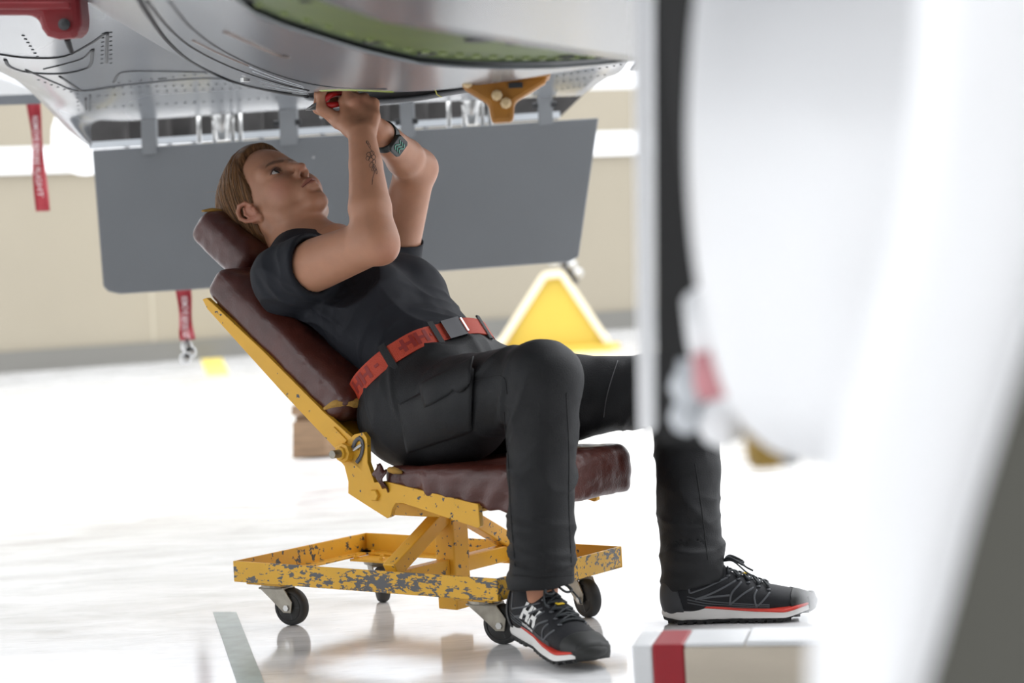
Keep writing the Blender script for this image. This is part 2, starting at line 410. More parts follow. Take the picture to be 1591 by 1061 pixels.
# floor markings
M_tape = mat('worn_green_tape', (.42,.50,.475), .3, var=.3, vscale=30)
a, b, c, d = PZ(331,951,.0006), PZ(367,951,.0006), PZ(416,1075,.0006), PZ(373,1075,.0006)
tape_mb = MB(); N_ = 10
G = [[np.r_[(x0*(1-i/N_)+x1*(i/N_))[:2], .0008] for x0, x1 in ((a, d), (b, c))] for i in range(N_+1)]
tp = tape_mb.grid(G).build('floor_tape', M_tape); solid(tp, .0007)
tag(tp, 'faded grey-green tape strip on the floor at bottom left', 'tape')
M_ytape = mat('yellow_floor_paint', (.85,.66,.12), .4)
a, b, c, d = PZ(312,558,.001), PZ(345,556,.001), PZ(356,582,.001), PZ(322,584,.001)
yt = MB().add([a,b,c,d], [(0,3,2,1)]).build('floor_tape', M_ytape); solid(yt, .0009)
tag(yt, 'short yellow floor mark near the far wall', 'floor marking')

# ================================================================== THE AIRCRAFT
M_grey = mat('aircraft_grey_gloss', (.165,.177,.193), .22, var=.10, vscale=3, bump=.02, bscale=6)
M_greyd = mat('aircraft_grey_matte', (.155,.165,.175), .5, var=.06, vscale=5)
M_lightgrey = mat('aircraft_light_grey', (.62,.65,.68), .25)
M_wing = mat('wing_underside_grey', (.19,.20,.215), .24, var=.08, vscale=2, spec=.8)
M_green = mat('green_zinc_primer', (.085,.125,.012), .5, var=.35, vscale=9, color2=(.06,.09,.012))
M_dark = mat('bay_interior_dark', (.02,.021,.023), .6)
M_seam = mat('panel_seam_black', (.015,.015,.017), .6)
M_rivet = mat('rivet_dark', (.03,.031,.033), .5)
M_steel = mat('bare_steel', (.55,.55,.54), .28, metal=1.)
M_rib = mat('dusty_bay_rib', (.075,.07,.068), .6, var=.4, vscale=12)
M_red = mat('red_cover', (.21,.012,.016), .42, var=.25, vscale=7)
M_white2 = mat('aircraft_white', (.92,.925,.935), .4)
aircraft = thing('aircraft', 'grey jet aircraft seen from below with open belly panel and lowered flap', 'aircraft', (-.3, 4.6, 1.15))

# --- belly: a large barrel running towards the camera
FR, FXC, FZB = 1.65, .09, .995
def fz(X, R=FR): return FZB+FR-np.sqrt(np.maximum(R*R-(X-FXC)**2, 0))
def fhit(px, py):
    d = ray(px, py); lo, hi = .5, 12.
    for _ in range(60):                       # first meeting of the ray with the barrel
        m = (lo+hi)/2; p = EYE+d*m
        if p[2] > fz(p[0]): hi = m
        else: lo = m
    return EYE+d*hi
def edge(pxs): return np.array([fhit(*q) for q in pxs])
E_front = edge([(455,-25),(510,0),(560,16),(600,30),(680,44),(750,55),(850,72),(930,84),(985,92)])
E_aft = edge([(300,-60),(340,-20),(365,0),(390,20),(440,41),(500,60),(570,81),(650,99),(720,105),(780,107),(860,106),(930,101),(985,94.5)])
E_end = edge([(300,97),(360,126),(430,143),(475,146),(500,141),(560,141),(620,143),(690,139),(760,130),(860,114),(930,103),(987,95.5)])
def yedge(E, X): o = np.argsort(E[:,0]); return np.interp(X, E[o,0], E[o,1])
XL, XR = -.72, .20
xs = np.linspace(XL, XR, 150)
seam_px = [(205,-20),(228,20),(262,66),(300,97),(360,126),(430,143),(478,150)]
yf, ya, ye = yedge(E_front, xs), yedge(E_aft, xs), yedge(E_end, xs)
ye = np.maximum(ye, ya+.006); yf = np.minimum(yf, ya-.004)
def barrel(y0, y1, n, dz=0.):
    return [[V3(x, a+(b-a)*i/n, fz(x)+dz) for x, a, b in zip(xs, y0, y1)] for i in range(n+1)]
g = barrel(ya, ye, 24)
fin = [[V3(x, y+.5*t, fz(x)+.34*t) for x, y in zip(xs, ye)] for t in (.04, .3, .7, 1.)]
belly = MB().grid(g).build('belly_skin', M_grey, aircraft, sm=True); solid_up(belly, .004)
back = MB().grid([g[-1]]+fin).build('belly_rear_fairing', M_dark, aircraft, sm=True)
fwd = MB().grid(barrel(np.full_like(xs, 1.1), yf, 20, -.004)).build('forward_skin', M_grey, aircraft, sm=True); solid_up(fwd, .004)
xs2 = np.linspace(XL, .195, 120)
rec = MB().grid([[V3(x, (yedge(E_front,x)-.03)*(1-i/6)+(yedge(E_aft,x)+.03)*(i/6), fz(x)+.012) for x in xs2] for i in range(7)]).build('primer_frame', M_green, aircraft, sm=True)
# holes and rivets of the green frame
rb = MB(); hb_ = MB()
for x in np.linspace(-.62, .16, 34):
    a, b = yedge(E_front, x), yedge(E_aft, x)
    if b-a < .05: continue
    for t in (.16, .84):
        y = a+(b-a)*t; rb.cyl((x, y, fz(x)+.013), (x, y, fz(x)+.008), .006, 8)
rb.build('rivet_row', mat('primer_rivet', (.22,.27,.10), .4), rec)['kind'] = 'stuff'
for x, t, r in ((-.36,.6,.014),(-.30,.85,.012),(-.17,.9,.013),(-.10,.9,.014),(-.02,.35,.022),(.03,.3,.018),(.10,.8,.012),(-.22,.4,.008)):
    a, b = yedge(E_front, x), yedge(E_aft, x); y = a+(b-a)*t
    MB().cyl((x, y, fz(x)+.014), (x, y, fz(x)+.0095), r, 14).build('lightening_hole', M_dark, rec)
# seam lines and streaks lying on the belly skin
def on_belly(pxs, r, name, m, n=60, parent=belly):
    pts = catmull(edge(pxs), n); pts[:,2] -= r*.25
    return MB().tube(pts, r, 6, flat=.35, nref=(0,0,1)).build(name, m, parent, sm=True)
on_belly([(228,0),(262,42),(300,74),(360,104),(430,128),(480,140)], .0032, 'panel_seam', M_seam)
on_belly([(262,0),(300,45),(350,80),(420,112),(500,133),(600,138)], .0024, 'panel_seam', M_seam)
on_belly([(350,48),(390,66),(430,84),(450,88)], .005, 'stain_streak', mat('brown_stain', (.20,.15,.13), .4))
on_belly([(300,62),(340,82),(385,101)], .0035, 'stain_streak', bpy.data.materials['brown_stain'])
for k in range(6):
    on_belly([(388+k*5,104+k*7.0),(425+k*4,119+k*5.0),(470+k*2,134+k*2.6)], .0016, 'louvre', M_lightgrey, 16)
bo = fhit(381,121); MB().cyl(bo, bo-V3(0,0,.008), .010, 14).build('drain_bolt', M_steel, belly)
# opening the mechanic works in: primer-green lip, dark rim and the void above
lip = catmull(edge([(500,141),(530,139.5),(560,140),(610,142)]), 24)
MB().tube(lip+V3(0,.004,.002), .006, 8, flat=.6, nref=(0,0,1)).build('opening_lip', mat('primer_lip', (.30,.36,.05), .4), aircraft, sm=True)
rimz = catmull([P(476,151,4.75), P(500,156,4.7), P(560,159,4.55), P(640,154,4.45), P(700,144,4.35), P(760,135,4.2)], 40)
MB().tube(rimz, .006, 8).build('opening_rim', M_greyd, aircraft, sm=True)
lipf = catmull([fhit(*q) for q in ((476,146),(500,141),(560,141),(620,143),(690,139),(760,130))], 30)
rimf = catmull([P(472,150,4.75), P(500,156,4.7), P(560,159,4.55), P(640,154,4.45), P(700,144,4.35), P(760,135,4.2)], 30)
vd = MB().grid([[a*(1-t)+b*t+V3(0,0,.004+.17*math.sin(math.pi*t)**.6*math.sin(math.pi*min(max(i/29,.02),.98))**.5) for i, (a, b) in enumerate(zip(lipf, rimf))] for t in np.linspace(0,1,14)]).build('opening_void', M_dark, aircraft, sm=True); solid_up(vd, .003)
tg = P(676,139,4.02); MB().tube([tg, tg+V3(.003,0,-.010), tg+V3(.012,0,-.016)], [.005,.004,.003], 6, flat=.3).build('sealant_tag', mat('yellow_sealant', (.55,.50,.10), .5), aircraft)

MB().tube(EYE+(catmull(edge(seam_px), 60)-EYE)*.988, .0036, 6).build('root_seam', M_seam, aircraft, sm=True)
# unseen fuselage extension, added to shade the sitter from above right
xs3 = np.linspace(.205, 1.25, 40)
fs_ = MB().grid([[V3(x, y, fz(x)) for x in xs3] for y in np.linspace(1.9, 3.2, 8)]).build('fuselage_shade', M_grey, aircraft, sm=True); solid_up(fs_, .004)
# --- wing underside with its bulged root
ZW = 1.215
WY1 = 6.45
def at_z(px, py, Y, z): return V3(P(px, py, Y)[0], Y, z)
wing_rows = [
 [P(-300,-60,3.5), P(-80,-60,3.5), at_z(60,-55,3.5,1.215), at_z(150,-40,3.5,1.23), V3(-.62,3.4,ZW), V3(-.3,3.4,ZW+.02), V3(.30,3.4,ZW+.02)],
 [P(-150,40,4.2), P(-30,80,4.2), at_z(70,100,4.25,1.175), at_z(160,66,4.3,1.205), V3(-.66,4.3,ZW), V3(-.3,4.3,ZW+.02), V3(.32,4.2,ZW+.02)],
 [P(-60,80,4.8), P(22,120,4.8), at_z(100,132,4.9,1.17), at_z(180,112,4.95,1.205), V3(-.74,5.0,ZW), V3(-.3,5.0,ZW), P(972,101,4.85)],
 [P(30,128,5.3), P(66,150,5.3), at_z(125,150,5.4,1.165), at_z(200,135,5.5,1.20), V3(-.72,5.52,ZW-.005), V3(-.3,5.52,ZW-.005), P(938,124,5.4)],
 [P(108,204,5.95), P(141,226,5.98), P(146,190,5.98), P(215,187,5.98), P(430,172,5.98), P(640,160,5.98), P(903,149,5.95)],
]
wg = sheet(wing_rows, 60, 120)
wing = MB().grid(wg, True).build('wing_skin', M_wing, aircraft, sm=True); solid_up(wing, .02)
wv = wg.reshape(-1,3); bvw = BVHTree.FromPolygons([tuple(q) for q in wv], [(i*120+j, i*120+j+1, (i+1)*120+j+1, (i+1)*120+j) for i in range(59) for j in range(119)])
def wing_line(pxs, r, n, name='panel_seam', m=None):
    pts = [hit_px(bvw, *q, .001)[0] for q in catmull([V3(a, b, 0) for a, b in pxs], n)[:,:2]]; pts = [q for q in pts if q is not None]
    if len(pts) < 3: return
    MB().tube(pts, r, 6, flat=.4, nref=(0,0,1)).build(name, m or M_seam, wing, sm=True)
wing_line([(0,84),(40,89),(95,88),(135,70),(166,50)], .0042, 30)
wing_line([(8,92),(16,103),(45,112),(95,114),(130,107),(141,98),(144,76)], .0042, 40)
wing_line([(167,50),(166,74),(166,97)], .0036, 12)
wing_line([(143,76),(128,90),(100,99),(68,107)], .0028, 16)
wing_line([(40,108),(90,130),(125,141),(200,131),(300,122),(355,122)], .0028, 40)
wing_line([(176,128),(190,112),(240,110),(320,112)], .0028, 30)
wing_line([(133,152),(134,171)], .0028, 6)
wing_line([(92,118),(126,141)], .0028, 8)
rv = MB()
def rivets(p0, p1, n):
    for i in range(n):
        t = i/(n-1); h, nn = hit_px(bvw, p0[0]+(p1[0]-p0[0])*t, p0[1]+(p1[1]-p0[1])*t)
        if h is not None: rv.cyl(h-nn*.001, h+nn*.0015, .0032, 6)
for a, b, n in (((172,50),(172,98),8),((160,52),(158,98),8),((140,148),(140,171),5),((120,152),(122,170),4),((60,124),(120,146),7),((150,137),(430,128),22),((140,150),(218,144),7),((245,142),(430,134),14),((140,168),(218,163),7),((245,162),(430,152),14),((36,55),(58,88),7),((185,128),(320,114),9),((866,118),(965,100),10),((866,128),(940,116),8),((865,140),(910,132),6)):
    rivets(a, b, n)
rv.build('rivets', M_rivet, wing)['kind'] = 'stuff'
h, nn = hit_px(bvw, 252, 122)
if h is not None: MB().cyl(h-nn*.002, h+nn*.001, .012, 14).build('drain_hole', M_dark, wing)

# unseen wing extension above the frame, added to keep light off the sitter
ow = MB().add([V3(-5.5,3.0,1.55),V3(-1.9,3.0,1.62),V3(-1.75,5.6,1.50),V3(-5.5,6.4,1.50)], [(0,1,2,3)]).build('wing_shade', M_wing, aircraft); solid(ow, .12, 1.)
# --- flap bay: back wall, ribs and hardware seen through the gaps above the flap
bay = MB().add([P(138,180,6.42),P(914,140,6.42),P(866,186,6.42),P(140,232,6.42)], [(0,3,2,1)]).build('bay_wall', M_rib, aircraft); solid(bay, .02, 1.)
for x in (195, 262, 300, 405, 500, 560, 600, 660, 760, 850):
    ys = 187-(x-195)*.062
    MB().bar(P(x,ys-14,6.36), P(x+1,ys+42,6.36), .012, .05, (0,1,0)).build('bay_rib', M_rib, bay)
MB().bar(P(140,226,6.34), P(870,178,6.34), .012, .02).build('bay_lip', M_lightgrey, bay)
# chrome actuators between the hinge arms
for x0 in (312, 700):
    dy = -(x0-312)*.062
    act = MB().tube([P(x0+33,163+dy,6.18), P(x0+33,182+dy,6.16), P(x0+33,190+dy,6.15), P(x0+33,218+dy,6.15)], [.030,.034,.022,.020], 14).build('flap_actuator', M_steel, aircraft, sm=True)
    for dx in (-4, 20, 48, 60):
        MB().tube([P(x0+dx,160+dy,6.2), P(x0+dx+2,222+dy,6.16)], .007, 10).build('actuator_rod', M_steel, act, sm=True)
    MB().bar(P(x0+14,176+dy,6.17), P(x0+54,173+dy,6.17), .05, .02).build('clevis', M_greyd, act, bevel=.004)
# --- the flap: a thick slab with a clipped corner and its hinge arms
fp = [(143,233),(160,445),(168,453),(186,457),(300,450),(884,407),(899,399),(930,183)]
fY = lambda py: 6.10+.0004*(py-230)
fl_poly = [P(x, y, fY(y)) for x, y in fp]
flap = MB().prism(fl_poly, V3(0,.035,.0)).build('flap', M_greyd, aircraft, bevel=.004)
def arm(x0, x1, yt, yb):
    a = MB().prism([P(x0,yt,5.95), P(x1,yt-1,5.95), P(x1+3,yb-2,6.095), P(x0+3,yb,6.095)], V3(0,.04,.0))
    return a.build('hinge_arm', mat('arm_grey', (.16,.17,.18), .5) if 'arm_grey' not in bpy.data.materials else bpy.data.materials['arm_grey'], flap, bevel=.003)
for x0, x1, yt, yb in ((217,240,132,240),(432,460,150,226),(620,642,148,216),(834,857,122,200)):
    arm(x0, x1, yt, yb)
    for xx, yy in ((x0-2, yt+42), (x1+3, yt+40)):
        c = P(xx, yy, 5.99); MB().cyl(c-V3(.008,0,0), c+V3(.008,0,0), .009, 10).build('hinge_pin', M_dark, flap)
for x, y, r in ((487,244,.0035),(499,182,.003)):
    c = P(x,y,6.095); MB().lathe([(r,0),(r*1.2,-.002),(r*.5,-.005)], c, (0,1,0), 10).build('flap_screw', M_steel, flap)
# --- outer wing end on the right, and a low white tail fairing behind the flap on the left
c0 = P(104,178,7.4)
MB().lathe([(.002,-.75),(.05,-.70),(.10,-.55),(.135,-.3),(.15,0),(.15,.5),(.14,.9)], c0+V3(0,.5,0), nrm(V3(-.25,1,-.02)), 28).build('tail_fairing', M_white2, aircraft, sm=True)
MB().add([P(-60,100,7.),P(55,118,7.),P(64,146,6.2),P(-60,150,6.2)], [(0,1,2,3)]).build('tailplane', M_grey, aircraft)
solid(bpy.data.objects['tailplane'], .03, 1.)
# red blanking cover on the bulged root
rc = V3(0,0,0)
prof = [(-70,-30),(-70,22),(-20,24),(40,24),(58,27),(63,45),(72,57),(90,62),(112,60),(124,52),(125,30),(122,0),(121,-30)]
cov = MB().prism([P(x, y, 3.45) for x, y in prof], V3(.0,.09,.01)).build('blanking_cover', M_red, None, bevel=.012, seg=3, loc=P(60,20,3.49))
tag(cov, 'dark red blanking cover clipped under the wing at top left', 'cover')
c = P(100,38,3.445); MB().lathe([(.010,0),(.010,-.004),(.004,-.006)], c, (0,1,0), 14).build('bolt', M_rivet, cov)
MB().tube([P(104,60,3.49), P(108,72,3.51), P(112,82,3.53)], [.006,.005,.004], 8).build('cord', M_seam, cov)
h1 = MB().bar(P(-40,9,3.43), P(110,9,3.43), .008, .012).build('stiffener', M_red, cov, bevel=.003)

# --- foreground: undercarriage door edge, white pod, brass fitting and white leg fairing
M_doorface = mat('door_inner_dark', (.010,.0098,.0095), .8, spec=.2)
dY = 1.75
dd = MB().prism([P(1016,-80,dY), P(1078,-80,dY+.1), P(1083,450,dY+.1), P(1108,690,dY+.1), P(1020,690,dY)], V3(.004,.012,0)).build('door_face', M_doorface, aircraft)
de = MB().prism([P(984,-80,dY-.03), P(1017,-80,dY-.03), P(1019,670,dY-.03), P(994,676,dY-.03)], V3(0,.02,0)).build('door_edge', M_white2, aircraft, bevel=.004)
pod_rows = []
for yy, xl, dep in ((-160,1105,1.42),(-60,1095,1.40),(60,1082,1.38),(200,1076,1.36),(330,1080,1.36),(450,1094,1.38),(560,1118,1.40),(640,1150,1.42),(690,1200,1.46),(712,1260,1.52)):
    pod_rows.append([P(xl+14,yy-6,dep+.10), P(xl,yy,dep+.03), P(xl+24,yy+2,dep-.03), P(xl+90,yy+6,dep-.075), P(xl+220,yy+14,dep-.15), P(xl+420,yy+20,dep-.21), P(xl+700,yy+20,dep-.26)])
pod = MB().grid(sheet(pod_rows, 50, 50)).build('white_pod', M_white2, aircraft, sm=True); solid(pod, .004, -1.)
# under-side closing of the pod
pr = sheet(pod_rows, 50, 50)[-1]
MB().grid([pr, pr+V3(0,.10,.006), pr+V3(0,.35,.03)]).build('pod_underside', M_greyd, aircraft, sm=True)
for (x, y, r) in ((1122,656,.021),(1072,600,.017),(1066,648,.014)):
    c = P(x,y,1.62); MB().lathe([(.001,-r),(r*.7,-r*.7),(r,0),(r*.7,r*.7),(.001,r)], c, (0,0,1), 16).build('fitting_cap', M_lightgrey if r < .02 else M_white2, aircraft, sm=True)
MB().tube([P(1072,560,1.62), P(1068,600,1.62), P(1070,660,1.62)], .010, 10).build('drain_pipe', M_lightgrey, aircraft, sm=True)
MB().tube([P(1095,465,1.58), P(1108,520,1.56), P(1122,600,1.55)], [.018,.021,.020], 12).build('white_sleeve', M_white2, aircraft, sm=True)
MB().tube([P(1104,545,1.535), P(1112,590,1.535), P(1116,618,1.535)], [.014,.017,.015], 12).build('pink_band', mat('faded_red_band', (.62,.26,.28), .5), aircraft, sm=True)
MB().lathe([(.012,0),(.016,.01),(.016,.03),(.011,.034),(.011,.05)], P(1190,728,1.60), (0,0,1), 8).build('brass_fitting', mat('brass', (.30,.20,.06), .35, metal=1.), aircraft)
MB().lathe([(.014,0),(.014,.02),(.010,.05)], P(1215,722,1.62), (0,0,1), 10).build('black_fitting', M_dark, aircraft)
leg_rows = []
for yy, xl, xr in ((-80,1440,1700),(150,1425,1690),(350,1395,1640),(520,1350,1590),(660,1312,1545),(800,1284,1502),(950,1272,1462),(1120,1268,1412)):
    leg_rows.append([P(xl+25,yy,1.10), P(xl,yy,1.045), P(xl+30,yy,1.012), P((xl+xr)/2,yy,.99), P(xr-20,yy,.975), P(xr,yy,.985)])
leg = MB().grid(sheet(leg_rows, 50, 60)).build('leg_fairing', M_white2, aircraft, sm=True); solid(leg, .004, -1.)
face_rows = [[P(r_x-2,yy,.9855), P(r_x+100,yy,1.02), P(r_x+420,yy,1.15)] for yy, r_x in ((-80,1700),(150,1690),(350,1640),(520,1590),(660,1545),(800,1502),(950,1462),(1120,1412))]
lf_ = MB().grid(sheet(face_rows, 30, 12)).build('leg_shaded_face', mat('olive_leg_shade', (.085,.082,.062), .6), aircraft, sm=True); solid(lf_, .004, -1.)  # right side of the white fairing, its shade painted in as dark olive
# hoses hanging near the right-hand wing end
for pts in ([(1000,92),(1003,110),(1012,132),(1025,150)], [(1004,92),(1010,104),(1022,114)]):
    MB().tube(catmull([P(x,y,5.2) for x, y in pts], 16), .006, 8).build('hose', M_lightgrey, aircraft, sm=True)

# ================================================================== LOOSE THINGS
M_orange = mat('orange_paint', (.38,.155,.012), .5, var=.3, vscale=18)
# jacking bracket under the belly
jb = thing('jacking_bracket', 'orange jacking bracket hanging under the aircraft belly', 'bracket', P(780,150,3.35))
J = 3.32
MB().prism([P(712,124,J), P(852,116,J), P(848,128,J), P(800,158,J), P(798,188,J), P(764,190,J), P(758,160,J), P(722,138,J)], V3(0,.05,0)).build('body', M_orange, jb, bevel=.006)
MB().prism([P(706,118,J-.02), P(856,109,J-.02), P(856,118,J-.02), P(706,128,J-.02)], V3(0,.10,0)).build('flange', M_orange, jb, bevel=.004)
for x, y in ((772,148),(786,160),(726,128)):
    c = P(x,y,J-.012); MB().lathe([(.009,.01),(.009,-.004),(.005,-.007)], c, (0,1,0), 8).build('bolt', mat('cream_bolt', (.60,.44,.24), .4) if 'cream_bolt' not in bpy.data.materials else bpy.data.materials['cream_bolt'], jb)
MB().bar(P(790,133,J-.01), P(812,132,J-.01), .012, .008).build('slot', M_dark, jb)
MB().lathe([(.014,0),(.018,.01),(.018,.03),(.012,.034)], P(782,190,J+.02), (0,0,1), 12).build('ball_pad', M_orange, jb, sm=True)

# yellow tail stand beyond the flap
stand = thing('support_stand', 'yellow triangular support stand standing below the right end of the flap', 'stand', PZ(860,548,0))
SY = PZ(860,548,0)[1]
M_yel = mat('stand_yellow', (.62,.44,.06), .5, var=.1, vscale=3)
M_cream = mat('stand_cream_edge', (.80,.70,.50), .5)
panel = MB().prism([P(776,549,SY), P(848,432,SY), P(872,429,SY), P(943,540,SY), P(940,552,SY-.05)], V3(.05,.10,0)).build('side_panel', M_yel, stand, bevel=.01)
for a, b in (((774,540),(846,428)), ((873,426),(944,532)), ((844,428),(876,425))):
    MB().bar(P(*a,SY+.02), P(*b,SY+.02), .14, .05).build('edge_flange', M_cream, stand, bevel=.01)
MB().prism([P(768,545,SY-.1), P(946,536,SY-.1), P(946,550,SY-.1), P(768,560,SY-.1)], V3(.1,.35,0)).build('foot_rail', M_yel, stand, bevel=.01)
jk = thing('tow_hook', 'dark steel hook assembly resting on top of the yellow stand', 'hook', P(880,430,SY))
MB().tube(catmull([P(878,396,SY+.3), P(882,415,SY+.3), P(884,425,SY+.3), P(896,440,SY+.3)], 14), [.05,.05,.045,.04,.04,.04,.04,.04,.035,.035,.03,.03,.03,.02], 10).build('arm', mat('hook_dark_steel', (.07,.07,.075), .4, metal=.6), jk, sm=True)
for x, y in ((862,408),(889,412),(898,424)):
    c = P(x,y,SY+.24); MB().lathe([(.03,-.03),(.035,0),(.03,.03)], c, (0,1,0), 14).build('roller', M_steel, jk, sm=True)
# grey wooden blocks standing on end behind the chair
M_wood = mat('pallet_wood', (.30,.19,.11), .75, var=.4, vscale=8, stretch=(1,1,6), bump=.2, bscale=30)
pal = thing('pallet', 'small brown wooden pallet block standing on the floor behind the chair', 'pallet', PZ(485,712,0))
py = PZ(485,712,0)[1]
for (x0,x1,y0,y1) in ((454,506,655,712),(452,508,630,646)):
    MB().prism([P(x0,y0,py), P(x1,y0-3,py), P(x1,y1-3,py), P(x0,y1,py)], V3(.10,.14,0)).build('block' if y0 > 650 else 'deck_board', M_wood, pal, bevel=.004)
MB().prism([P(458,646,py+.02), P(506,643,py+.02), P(506,655,py+.02), P(458,658,py+.02)], V3(.1,.1,0)).build('stringer_board', M_wood, pal, bevel=.004)
# fabric streamers
M_tag = mat('red_streamer_fabric', (.36,.018,.03), .7, sheen=.3, bump=.15, bscale=120)
M_tagtxt = mat('streamer_print', (.80,.70,.70), .6)
def streamer(label, pts, wpx, Y, txt, tw):
    ctr = catmull([P(x, y, Y) for x, y in pts], 40); wdt = wpx/FPX*Y
    ph = np.linspace(0, 1, 40)
    G = [[c+V3(s_*wdt/2, .02*math.sin(7*p+s_), 0) for s_ in (-1,-.5,0,.5,1)] for c, p in zip(ctr, ph)]
    o = MB().grid(G).build('warning_streamer', M_tag, None, sm=True, loc=ctr[0]); solid(o, .002, 0); tag(o, label, 'streamer', None)
    v, f = text_mesh(txt, 1., .01)
    if len(v):
        L_ = np.linalg.norm(ctr[-1]-ctr[0]); sc = wdt*.62; v = v*sc
        half = (v[:,0].max()-v[:,0].min())/2; v[:,0] *= min(1., L_*.40/half)
        t = .55+v[:,0]/L_; i = np.clip(t, 0, 1)*39; i0 = np.clip(i.astype(int), 0, 38); fr_ = (i-i0)[:,None]
        c = ctr[i0]*(1-fr_)+ctr[i0+1]*fr_
        pts_ = c+V3(1,0,0)*v[:,1:2]+V3(0,-1,0)*(.004)+np.c_[0*t, .02*np.sin(7*np.clip(t,0,1)), 0*t]-V3(0,.012,0)
        MB().add(pts_, f).build('printed_text', M_tagtxt, o)
    return o
streamer('long red warning streamer hanging at the far left edge beside the beige wall', [(50,147),(54,190),(59,230),(62,270),(66,328)], 19, 6.6, 'REMOVE BEFORE FLIGHT', 1)
s2 = streamer('short red warning streamer with white lettering hanging below the grey flap', [(284,444),(287,480),(290,510),(291,528)], 22, 6.232, 'REMOVE BEFORE FLIGHT', 1)
for x, y in ((290,538),(296,547),(288,557)):
    c = P(x,y,6.232); MB().lathe([(.016,-.004),(.019,0),(.016,.004),(.009,.0)], c, (0,1,0), 16).build('ring', M_steel, s2, sm=True)
MB().tube([P(291,526,6.232), P(293,540,6.232), P(290,556,6.232)], .004, 6).build('cord', M_rivet, s2)

# wheel chock at the lower right
CKY = 3.02
ck = thing('wheel_chock', 'cream wooden wheel chock with a red painted band in the right foreground', 'chock', PZ(1130,1140,0))
M_ckw = mat('chock_cream_paint', (.66,.58,.47), .5, var=.18, vscale=7, stretch=(.4,1,2), bump=.1, bscale=25)
M_ckr = mat('chock_red_paint', (.36,.012,.022), .4, var=.15, vscale=14)
M_ckt = mat('chock_white_top', (.80,.81,.82), .35, var=.12, vscale=10)
A = P(980,992,CKY); xdir = nrm(P(1290,975,CKY-.06)-A); xdir = nrm(xdir*V3(1,1,0)); ydir = V3(-xdir[1], xdir[0], 0)
hgt = A[2]-.010; ln = .34
def ckf(v): return A*V3(1,1,0)+xdir*v[:,0:1]+ydir*v[:,1:2]+UP*v[:,2:3]
MB().box((0,0,.0005),(.031,.11,hgt), ckf).build('end_cap', M_ckt, ck, bevel=.004)
MB().box((.031,-.001,.0005),(.077,.111,hgt+.001), ckf).build('red_band', M_ckr, ck, bevel=.003)
MB().box((.077,0,.0005),(ln,.11,hgt-.004), ckf).build('body', M_ckw, ck, bevel=.004)
MB().box((.078,.002,hgt-.004),(.165,.108,hgt+.002), ckf).build('top_plate', M_ckt, ck, bevel=.002)
MB().box((.168,.002,hgt-.004),(ln,.108,hgt+.004), ckf).build('top_plate', M_ckt, ck, bevel=.002)

# ================================================================== THE WORK CHAIR (local axes: u, v, z)
M_y = chipped('yellow_paint_lightly_chipped', (.80,.43,.035), (.07,.07,.075), .30, 70)
M_yw = chipped('yellow_paint_heavily_worn', (.80,.44,.04), (.10,.10,.105), .66, 105, stretch=(.55,1,1.3))
M_zinc = mat('dirty_zinc', (.42,.39,.33), .42, metal=.75, var=.45, vscale=30)
M_rubber = mat('caster_rubber', (.035,.035,.035), .65, var=.3, vscale=40)
M_hub = mat('caster_hub_black', (.02,.02,.021), .45)
def leather(name, c):
    m = mat(name, c, .34, var=.35, vscale=14, bump=.12, bscale=260, coat=.15)
    return m
M_lea = leather('oxblood_vinyl', (.085,.020,.013))
M_foam = mat('torn_foam_ochre', (.45,.25,.05), .85, var=.3, vscale=40, bump=.3, bscale=150)
chair = thing('work_chair', 'low yellow mechanic chair on casters with worn brown vinyl cushions', 'chair', CH, math.radians(-37))
LK = dict(world=False)
FU, FV, Z0, Z1 = .337, .205, .090, .132
def lbar(a, b, m, inward):
    """angle-iron side of the base: upright web with a flange turned inwards at the bottom"""
    a, b, i = V3(*a, 0), V3(*b, 0), V3(*inward, 0)
    mb = MB(); 
    mb.prism([a+UP*Z0, b+UP*Z0, b+UP*Z1, a+UP*Z1], i*.005)
    mb.prism([a+UP*Z0+i*.005, b+UP*Z0+i*.005, b+UP*Z0+i*.034, a+UP*Z0+i*.034], UP*.005)
    return mb.build('frame_bar', m, chair, bevel=.0012, **LK)
lbar((-FU,-FV), (FU,-FV), M_yw, (0,1)); lbar((-FU,FV), (FU,FV), M_y, (0,-1))
lbar((-FU,-FV+.005), (-FU,FV-.005), M_y, (1,0)); lbar((FU,-FV+.005), (FU,FV-.005), M_yw, (-1,0))
# post, cross member and braces
MB().box((.046,-.024,.028),(.094,.024,.228)).build('post', M_y, chair, bevel=.003, **LK)
MB().box((.058,-FV+.006,.096),(.082,-.0245,.128)).build('cross_member', M_y, chair, bevel=.002, **LK)
MB().box((.058,.0245,.096),(.082,FV-.006,.128)).build('cross_member', M_y, chair, bevel=.002, **LK)
MB().bar((.07,-.19,.130),(.07,-.026,.215), .03, .03).build('brace', M_y, chair, bevel=.002, **LK)
MB().bar((.07,.19,.130),(.07,.026,.215), .03, .03).build('brace', M_y, chair, bevel=.002, **LK)
MB().cyl((.045,-.01,.195),(.03,-.01,.195), .010, 12).build('clamp_bolt', M_y, chair, **LK)
